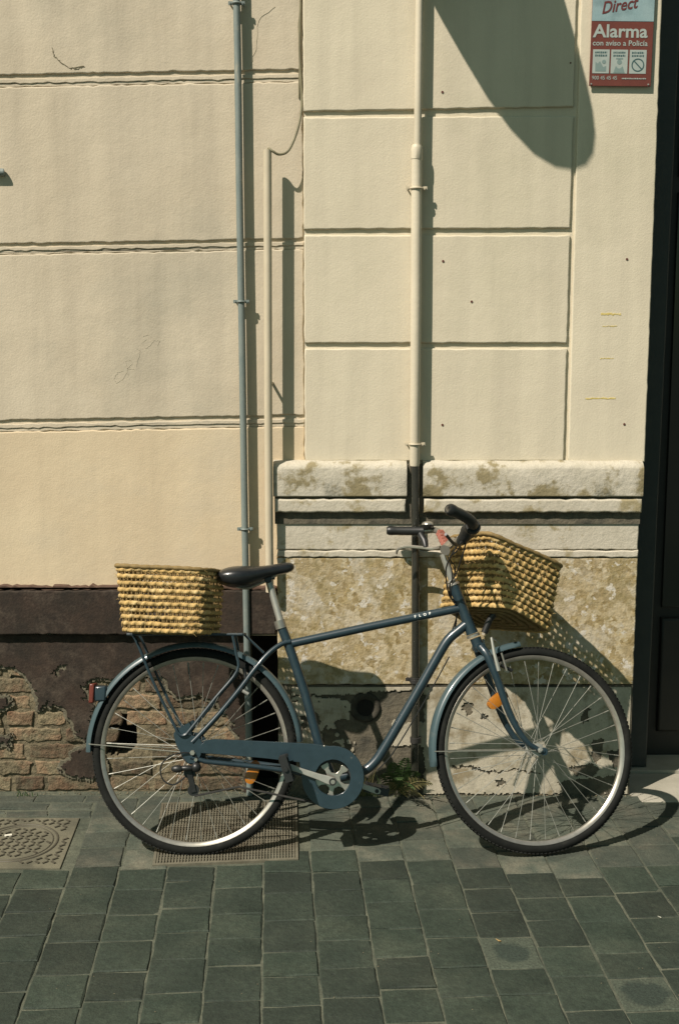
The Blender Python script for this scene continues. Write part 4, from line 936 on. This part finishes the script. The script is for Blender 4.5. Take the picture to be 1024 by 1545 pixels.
# cables
for L_ in ([(664, 826, -.18), (674, 842, -.30), (681, 860, -.34), (682, 880, -.34), (680, 900, -.33), (690, 918, -.31), (700, 945, -.30)],
           [(697, 812, -.45), (682, 835, -.44), (673, 856, -.42), (673, 878, -.40), (678, 900, -.37), (687, 912, -.34), (684, 955, -.31), (650, 1012, -.33)],
           [(706, 806, -.47), (698, 835, -.46), (688, 865, -.42), (679, 880, -.40), (679, 900, -.36), (690, 925, -.33), (668, 985, -.33)],
           [(700, 812, -.40), (690, 830, -.36), (678, 842, -.34), (686, 856, -.32), (684, 872, -.30)]):
    MB().tube(smoothpts([la(*q) for q in L_], 6), .0027, 6).build('brake_cable', M['black'], bike)
tube_c = smoothpts([bl(672, 985, -.016), bl(652, 1022, -.017), bl(622, 1074, -.017), bl(586, 1132, -.017), bl(564, 1156, -.017)], 5)
MB().tube([p+Vector((.012, 0, -.013)) for p in tube_c], .0022, 6).build('gear_cable', M['black'], bike)
# front brake
for s_ in (1, -1):
    o_ = n_*(0 if s_ == 1 else .104)
    MB().tube([sp(752, 1012, FB-.01)+o_, sp(745, 985, FB-.012)+o_, sp(741, 962, FB-.006)+o_], [.0075, .006, .0045], 8).build('brake_arm', M['alu'], bike)
MB().tube(smoothpts([sp(741, 962, FB-.006), sp(748, 966, -.03), sp(754, 972, 0), sp(750, 968, .03), sp(741, 962, .05)], 4), .0022, 6).build('brake_noodle', M['chrome'], bike)
MB().tube([sp(755, 1004, FB+.01), sp(772, 1012, FB+.012)], .006, 8).build('brake_block', M['black'], bike)
MB().tube([sp(756, 985, FB-.008), sp(764, 1012, FB-.004)], .0035, 8).build('brake_spring', M['chrome'], bike)

# ================================================================== BASKETS
def basket(name, label, corners, rows_n, off_parent=None, n_sup=6.5, stitch=.0140, seed=1, openw=1.0):
    """corners: 8 points keyed (u,v,w) in 0/1: u along, v across, w up"""
    rnd = random.Random(seed)
    base = sum((corners[a, b, 0] for a in (0, 1) for b in (0, 1)), Vector())/4
    th_ = thing(name, label, 'basket', base, 'woven straw baskets on the bicycle')
    def tri(u, v, w):
        P = Vector()
        for a in (0, 1):
            for b in (0, 1):
                for c in (0, 1): P += corners[a, b, c]*((u if a else 1-u)*(v if b else 1-v)*(w if c else 1-w))
        return P
    def ringpt(t, w, s_=1.0):
        cs, sn = math.cos(t), math.sin(t); e = 2/n_sup
        return tri(.5+.5*s_*math.copysign(abs(cs)**e, cs), .5+.5*s_*math.copysign(abs(sn)**e, sn), w)
    def even(w, N_, s_=1.0):
        raw = [ringpt(2*math.pi*k/400, w, s_) for k in range(400)]; L_ = [0]
        for k in range(400): L_.append(L_[-1]+(raw[(k+1) % 400]-raw[k]).length)
        out = []; j = 0
        for i in range(N_):
            d = L_[-1]*i/N_
            while L_[j+1] < d: j += 1
            out.append(raw[j].lerp(raw[(j+1) % 400], (d-L_[j])/max(1e-9, L_[j+1]-L_[j])))
        return out, L_[-1]
    cen = lambda w: tri(.5, .5, w)
    upv = (cen(1)-cen(0)); H = upv.length; upn = upv.normalized(); pitch = H/rows_n
    lin = lambda o: rel(o, th_)
    ties = MB()
    for r in range(rows_n):
        w = (r+.5)/rows_n; _, per = even(w, 8); ns = int(per/stitch); N_ = ns*8; tn = .5; tones = []
        pts, _ = even(w, N_); mb = MB(); rows = []; ph = rnd.uniform(0, 6)
        for i, p in enumerate(pts):
            t = (pts[(i+1) % N_]-pts[i-1]).normalized(); o_ = t.cross(upn).normalized()
            if o_.dot(p-cen(w)) < 0: o_ = -o_
            a = 2*math.pi*i/8; gq = min(i % 8, 8-i % 8); lump = (.84, .97, 1.0, 1.0, .99)[gq]; tn = rnd.random() if i % 8 == 0 else tn
            lump *= 1+.10*nz(i*.31, r*3.1, seed*7.7); wob = .0022*nz(i*.06, r*1.7, seed*3.3)
            rv = pitch*.405*openw*lump*(.9+.2*tn)*(.95+.1*nz(i*.03, r*2.2, seed)); rn_ = pitch*.22*lump
            c = p+upn*wob+o_*(.0018*math.sin(a/2*1.0)+.002*nz(i*.05, r*.6, 4.4+seed))
            slant = t*(pitch*.16)
            tones += [tn]*9; rows.append([c+o_*(rn_*math.cos(q))+upn*(rv*math.sin(q))+slant*math.sin(q) for q in [2*math.pi*k/9 for k in range(9)]])
        mb.grid(rows, closed_u=True, closed_v=True)
        br = lin(mb.build('braid_row', M['straw'], th_, smooth=80)); at2 = br.data.attributes.new('tone', 'FLOAT', 'POINT'); at2.data.foreach_set('value', tones)
        if r < rows_n-1:
            q2, _ = even((r+1.5)/rows_n, N_)
            for i in range(0, N_, 8):
                k = (i+int(ph)) % N_; a, b = pts[k], q2[k]; o_ = (cen(w)-a); o_ -= upn*o_.dot(upn); o_.normalize()
                for dk in ((0, 3) if rnd.random() < (.75 if openw == 1 else .25) else (0,)):
                    a2, b2 = pts[(k+dk) % N_], q2[(k+dk+1) % N_]
                    ties.tube([a2+o_*.002-upn*.002, b2+o_*.002+upn*.002], .0034, 5, cap=False)
    loose = MB()
    for _ in range(70):
        t = rnd.uniform(0, 2*math.pi); w = rnd.uniform(.03, 1.0); p = ringpt(t, w, 1.02); o_ = p-cen(w); o_ -= upn*o_.dot(upn); o_.normalize(); tg = o_.cross(upn)
        d = (o_*rnd.uniform(.2, 1)+tg*rnd.uniform(-1.3, 1.3)+upn*rnd.uniform(-.6, .9)).normalized(); l = rnd.uniform(.006, .022)
        loose.tube([p, p+d*l*.6+upn*.001, p+d*l-upn*l*.2], [.0009, .0007, .0003], 4)
    tag(lin(loose.build('loose_straws', M['straw'], th_, smooth=80)), kind='stuff')
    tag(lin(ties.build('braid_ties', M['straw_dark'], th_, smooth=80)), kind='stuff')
    for w, rr_ in ((1.0, .0075),):
        pts, _ = even(w, 90, 1.015)
        pts = [p+upn*(.003*nz(i*.12, 1, seed)) for i, p in enumerate(pts)]
        lin(MB().tube(pts, [rr_*(1+.15*math.sin(i*2.1)) for i in range(90)], 8, closed=True).build('basket_rim', M['straw_rim'], th_, smooth=80))
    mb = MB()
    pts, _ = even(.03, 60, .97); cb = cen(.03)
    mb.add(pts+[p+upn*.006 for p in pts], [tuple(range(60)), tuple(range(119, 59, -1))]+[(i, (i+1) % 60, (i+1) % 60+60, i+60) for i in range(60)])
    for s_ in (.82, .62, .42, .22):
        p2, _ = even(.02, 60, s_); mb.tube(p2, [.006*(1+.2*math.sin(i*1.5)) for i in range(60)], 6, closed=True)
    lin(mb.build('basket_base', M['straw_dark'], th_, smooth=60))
    return th_
yn = -.175
P00, P10 = bl(181, 955, yn), bl(303, 959, yn); P01, P11 = bl(170, 853, yn), bl(309, 859, yn)
acr = Vector((.050, .252, 0))
def wl(p): return RL @ p+O3
cz_fix = platz+.006
rc_ = {(0, 0, 0): P00, (1, 0, 0): P10, (0, 0, 1): P01, (1, 0, 1): P11}
for (a, b, c) in list(rc_):
    q = rc_[a, b, c]; rc_[a, 1, c] = q+acr*(1.0 if c else .96)
rc_ = {k: wl(v) for k, v in rc_.items()}
basket('straw_basket', 'open straw basket sitting level on the rear rack behind the saddle', rc_, 10, seed=1, openw=.86)
fb = {}
fb[0, 0, 1] = at(738, 804, -.44); fb[0, 0, 0] = at(774, 919, -.415)
fb[0, 1, 1] = at(674, 812, -.15); fb[0, 1, 0] = at(658, 916, -.17)
fb[1, 0, 1] = at(854, 856, -.32); fb[1, 0, 0] = at(835, 958, -.315)
fb[1, 1, 1] = fb[0, 1, 1]+(fb[1, 0, 1]-fb[0, 0, 1])*.9; fb[1, 1, 0] = fb[0, 1, 0]+(fb[1, 0, 0]-fb[0, 0, 0])*.9
basket('straw_basket', 'straw basket hung nose down in front of the handlebar', fb, 11, seed=2)
# strut of the fork crown to the basket
MB().tube([la(730, 955, -.30), la(738, 935, -.29), la(746, 925, -.29)], .012, 10).build('basket_mount', M['black'], bike)

# ================================================================== SIGN
YS = Y_PIL-.014
sg = thing('alarm_sign', 'red and blue alarm notice screwed to the pilaster beside the door', 'sign', at(935, 65, YS))
a, b = at(888, 130, YS), at(981, 129, YS)
sw, zb_ = b.x-a.x, a.z; zt_ = at(935, -26, YS).z; zmid = at(935, 32, YS).z; xc = (a.x+b.x)/2
tilt = Matrix.Translation(Vector((xc, YS, zb_))) @ Matrix.Rotation(R_(.6), 4, 'Y') @ Matrix.Translation(-Vector((xc, YS, zb_)))
def S_(o): o.matrix_parent_inverse = Matrix.Translation(-sg.location); o.matrix_basis = tilt; return o
S_(MB().box(xc-sw/2, xc+sw/2, YS, YS+.004, zb_, zt_).build('sign_board', M['sign_red'], sg, bevel=.0008))
S_(MB().box(xc-sw/2+.0005, xc+sw/2-.0005, YS-.0008, YS-.0001, zmid, zt_-.001).build('sign_panel', M['sign_blue'], sg))
def px2(x_, y_): p = at(x_, y_, YS); return p.x, p.z
def stext(s_, x_, y_, hpx, wpx, m, shear=0, bold=0, rot=0, lift=.0009):
    X, Z = px2(x_, y_); size = hpx/411*1.0
    o = text_mesh(s_, size, Matrix.Identity(4), m, None, 'sign_text', shear, .0002, bold)
    xs = [v.co.x for v in o.data.vertices]; k = (wpx/411)/(max(xs)-min(xs)); o.data.transform(Matrix.Diagonal((k, 1, 1, 1)))
    o.data.transform(Matrix.Translation((X, YS-lift, Z)) @ Matrix.Rotation(R_(rot), 4, 'Y') @ Matrix.Rotation(math.pi/2, 4, 'X'))
    o.parent = sg; return S_(o)
stext('Direct', 931, 9, 23, 54, M['sign_maroon'], shear=.42, bold=.0008, rot=-10, lift=.0016)
stext('Alarma', 934.5, 48, 25, 79, M['sign_pale'], bold=.0013)
stext('con aviso a Policía', 934, 65.5, 10.5, 79, M['sign_pale'], bold=.0003)
stext('900 45 45 45', 911, 118, 7.5, 36, M['sign_pale'])
def bars(x0, x1, y_, h, m, lift=.0014):
    mb = MB(); x = x0
    while x < x1:
        l = random.uniform(1.0, 2.6); X0, Z0 = px2(x, y_+h*random.uniform(.35, .5)); X1, Z1 = px2(min(x+l, x1), y_-h*random.uniform(.35, .5)); mb.box(X0, X1, YS-lift, YS-lift+.0003, Z0, Z1); x += l+.7
    S_(mb.build('sign_print', m, sg, smooth=0))
bars(937, 974, 118.5, 2.2, M['sign_pale'])
for i, x_ in enumerate((905.5, 933, 961)):
    X0, Z1 = px2(x_-12, 75); X1, Z0 = px2(x_+12, 111)
    S_(MB().box(X0, X1, YS-.0010, YS-.0001, Z0, Z1).build('sign_box', M['sign_pale'], sg))
    bars(x_-9, x_+9, 79.5, 3.4, M['sign_ink']); bars(x_-9, x_+9, 84.2, 3.4, M['sign_ink'])
    X, Z = px2(x_, 98)
    ic = MB(); y0, y1 = YS-.0016, YS-.0011
    if i == 2:
        ic.disc((X, Z), .0225, y0, y1, 24, hole=.0185); ic.obox((X, (y0+y1)/2, Z), (.014, 0, -.014), (.0014, 0, .0014), (0, .0003, 0))
    elif i == 1:
        ic.disc((X, Z+.010), .0085, y0, y1, 14); ic.prism([(X-.02, Z-.027), (X+.02, Z-.027), (X+.012, Z-.004), (X+.004, Z-.012), (X-.004, Z-.012), (X-.012, Z-.004)], y0, y1)
        ic.obox((X, (y0+y1)/2, Z+.0215), (.012, 0, 0), (0, 0, .0022), (0, .0003, 0))
    else:
        ic.prism([(X-.02, Z-.022), (X+.018, Z-.022), (X+.018, Z-.004), (X+.008, Z-.008), (X-.004, Z+.012), (X-.012, Z+.004), (X-.02, Z+.010)], y0, y1)
        ic.disc((X+.010, Z+.010), .007, y0, y1, 12)
    S_(ic.build('sign_icon', M['sign_ink'] if i == 2 else mat('grey_teal_print', (.17, .235, .22), rough=.6), sg))
for x_, y_ in ((891, 127), (977, 127)):
    X, Z = px2(x_, y_); S_(MB().disc((X, Z), .003, YS-.002, YS+.012, 8).build('sign_screw', M['alu'], sg))

# ================================================================== PLANTS AND LITTER
def frond(mb, base, tipv, droop, n=13, wmax=.032):
    base, tipv = Vector(base), Vector(tipv); side = (tipv-base).cross(Vector((0, 1, .2))).normalized(); pts = []
    for k in range(n+1):
        t = k/n; pts.append(base+(tipv-base)*t+Vector((0, 0, droop*(t-t*t)*4)))
    mb.tube(pts, .0011, 4)
    for k in range(2, n):
        t = k/n; l = wmax*math.sin(math.pi*min(1, (.15+.85*t)))**.8+.004; d = (pts[k+1]-pts[k-1]).normalized()
        for s_ in (-1, 1):
            a = pts[k]; b = a+side*s_*l+d*l*.45+Vector((0, random.uniform(-.004, .004), -l*.15)); w = d*(.0045)
            mb.add([a-w*.5, a+side*s_*l*.5-w+d*l*.2, b, a+side*s_*l*.5+w*1.2+d*l*.3, a+w*.5], [(0, 1, 3, 4), (1, 2, 3)])
fn = thing('wall_fern', 'small green fern growing at the foot of the dark pipe', 'plant', at(604, 1196, -.03)*1.0)
b0 = gr(600, 1200); b0.y = -.035
for (tx, ty, Y, m, dr_) in ((613, 1143, -.10, 'fern', .02), (592, 1150, -.12, 'fern', .02), (630, 1165, -.12, 'fern', .03), (578, 1168, -.14, 'fern', .03), (652, 1182, -.14, 'fern_dry', .03), (603, 1178, -.20, 'fern', .04), (625, 1192, -.20, 'fern', .04), (640, 1205, -.22, 'fern_dry', .03), (570, 1190, -.18, 'fern_dry', .03)):
    mb = MB(); frond(mb, b0+Vector((random.uniform(-.02, .02), 0, .004)), at(tx, ty, Y), dr_); rel(mb.build('fern_frond', M[m], fn, smooth=0), fn)
def tuft(px, py, label, n=16, h=.06, Y=-.012, mats=('fern', 'fern_dry')):
    b = gr(px, py); t = thing('grass_tuft', label, 'weed', (b.x, Y, 0), 'weeds at the foot of the wall'); mb = MB()
    for k in range(n):
        x_ = b.x+random.gauss(0, .018); a = Vector((x_, Y+random.uniform(-.01, .004), 0)); l = h*random.uniform(.4, 1); e = a+Vector((random.gauss(0, .4)*l, -random.uniform(.1, .5)*l, l)); m_ = a.lerp(e, .55)+Vector((0, 0, l*.1))
        w = Vector((.0016, 0, 0)); mb.add([a-w, a+w, m_+w*.8, m_-w*.8, e], [(0, 1, 2, 3), (3, 2, 4)])
    rel(mb.build('grass_blades', M[random.choice(mats)], t, smooth=0), t)['kind'] = 'stuff'
tuft(40, 1200, 'little grass tuft at the foot of the bricks near the left edge', 14, .035)
tuft(545, 1202, 'dry grass tuft below the round drain mouth', 26, .17, -.012, ('fern_dry',))
tuft(566, 1202, 'green grass tuft just left of the fern', 22, .10, -.014, ('fern',))
def scrap(name, label, cat, px, py, m, s_=.009):
    c = gr(px, py); w = random.uniform(0, 3); a = Vector((math.cos(w), math.sin(w), .1))*s_; b = Vector((-math.sin(w), math.cos(w), .25))*s_*.55
    mb = MB(); z = Vector((0, 0, .0045)); v = [c+z-a-b, c+z+a-b*.6, c+z+a*.8+b+Vector((0, 0, .003)), c+z-a*.7+b*1.1]
    v2 = [p+Vector((0, 0, .0012)) for p in v]; mb.add(v+v2, [(3, 2, 1, 0), (4, 5, 6, 7)]+[(i, (i+1) % 4, (i+1) % 4+4, i+4) for i in range(4)]); tag(mb.build(name, m, smooth=0), label, cat)
scrap('paper_scrap', 'white paper scrap on the pavement near the right edge', 'litter', 994, 1386, M['paper'], .006)
scrap('dry_leaf', 'dry yellow leaf on the pavement in front of the bicycle', 'leaf', 751, 1421, M['dry_leaf'], .008)


gt_ = MB(); rg = random.Random(5)
for _ in range(520):
    if rg.random() < .72: X, Y = rg.uniform(-1.5, 1.12), -abs(rg.gauss(0, .016))-.002+(.026 if False else 0)
    else: X, Y = rg.uniform(-1.2, 1.3), -rg.uniform(.02, 1.6)
    if X < -.25 and Y > -.03: Y += .026
    r = rg.uniform(.0012, .0042)*(1 if Y > -.06 else .55); q = [Vector((X+r*math.cos(w)*rg.uniform(.6, 1.2), Y+r*math.sin(w)*rg.uniform(.6, 1.2), .0005)) for w in (0, 1.6, 3.1, 4.6)]
    gt_.add(q+[Vector((X, Y, .0005+r*rg.uniform(.5, 1.1)))], [(0, 1, 4), (1, 2, 4), (2, 3, 4), (3, 0, 4), (3, 2, 1, 0)])
tag(gt_.build('wall_foot_grit', M['mortar'], smooth=0), 'crumbs of mortar and grit lying along the foot of the wall', 'grit', kind='stuff')
# ================================================================== unseen hood added above the frame, shaped to cast the shade on the pilaster
ZL = 3.42
out_px = [(640, -18), (668, 34), (700, 90), (735, 148), (770, 196), (806, 234), (838, 253), (864, 257), (884, 250), (895, 232), (898, 204), (894, 168), (885, 126), (872, 76), (860, 32), (846, -18)]
pl = []
for (x_, y_) in out_px:
    p = at(x_, y_, Y_PIL); t = (ZL-p.z)/SUN_B; pl.append(Vector((p.x-SUN_A*t, Y_PIL-t)))
a, b = pl[0], pl[-1]
cx = (a.x+b.x)/2; ymx = a.y
half = list(pl)
back = [Vector((2*cx-(2*cx-p.x), min(-.03, 2*ymx-p.y))) for p in half[::-1]][1:-1]
back = [Vector((p.x, p.y)) for p in [Vector((b.x-.01, ymx+.10)), Vector((cx+.16, ymx+.2)), Vector((cx, ymx+.24)), Vector((cx-.16, ymx+.2)), Vector((a.x+.01, ymx+.10))]]
oval = half+back
lm = thing('wall_lamp', 'broad oval lamp hood on an arm above the pilaster', 'lamp', (cx, -.05, ZL))
cen2 = sum(oval, Vector((0, 0)))/len(oval); rows = []
for s_, h in ((.93, -.012), (1.0, 0.0), (.97, .02), (.85, .055), (.6, .085), (.3, .1), (.02, .105)):
    rows.append([(cen2.x+(p.x-cen2.x)*s_, cen2.y+(p.y-cen2.y)*s_, ZL+h) for p in oval])
mb = MB().grid(rows, closed_u=True); mb.f.append(tuple(range(len(oval)))); rel(mb.build('lamp_hood', M['lamp_metal'], lm, smooth=60), lm)
rel(MB().tube([(cen2.x, .02, ZL+.2), (cen2.x, -.06, ZL+.22), (cen2.x, cen2.y, ZL+.12), (cen2.x, cen2.y, ZL+.08)], .022, 10).build('lamp_arm', M['lamp_metal'], lm), lm)
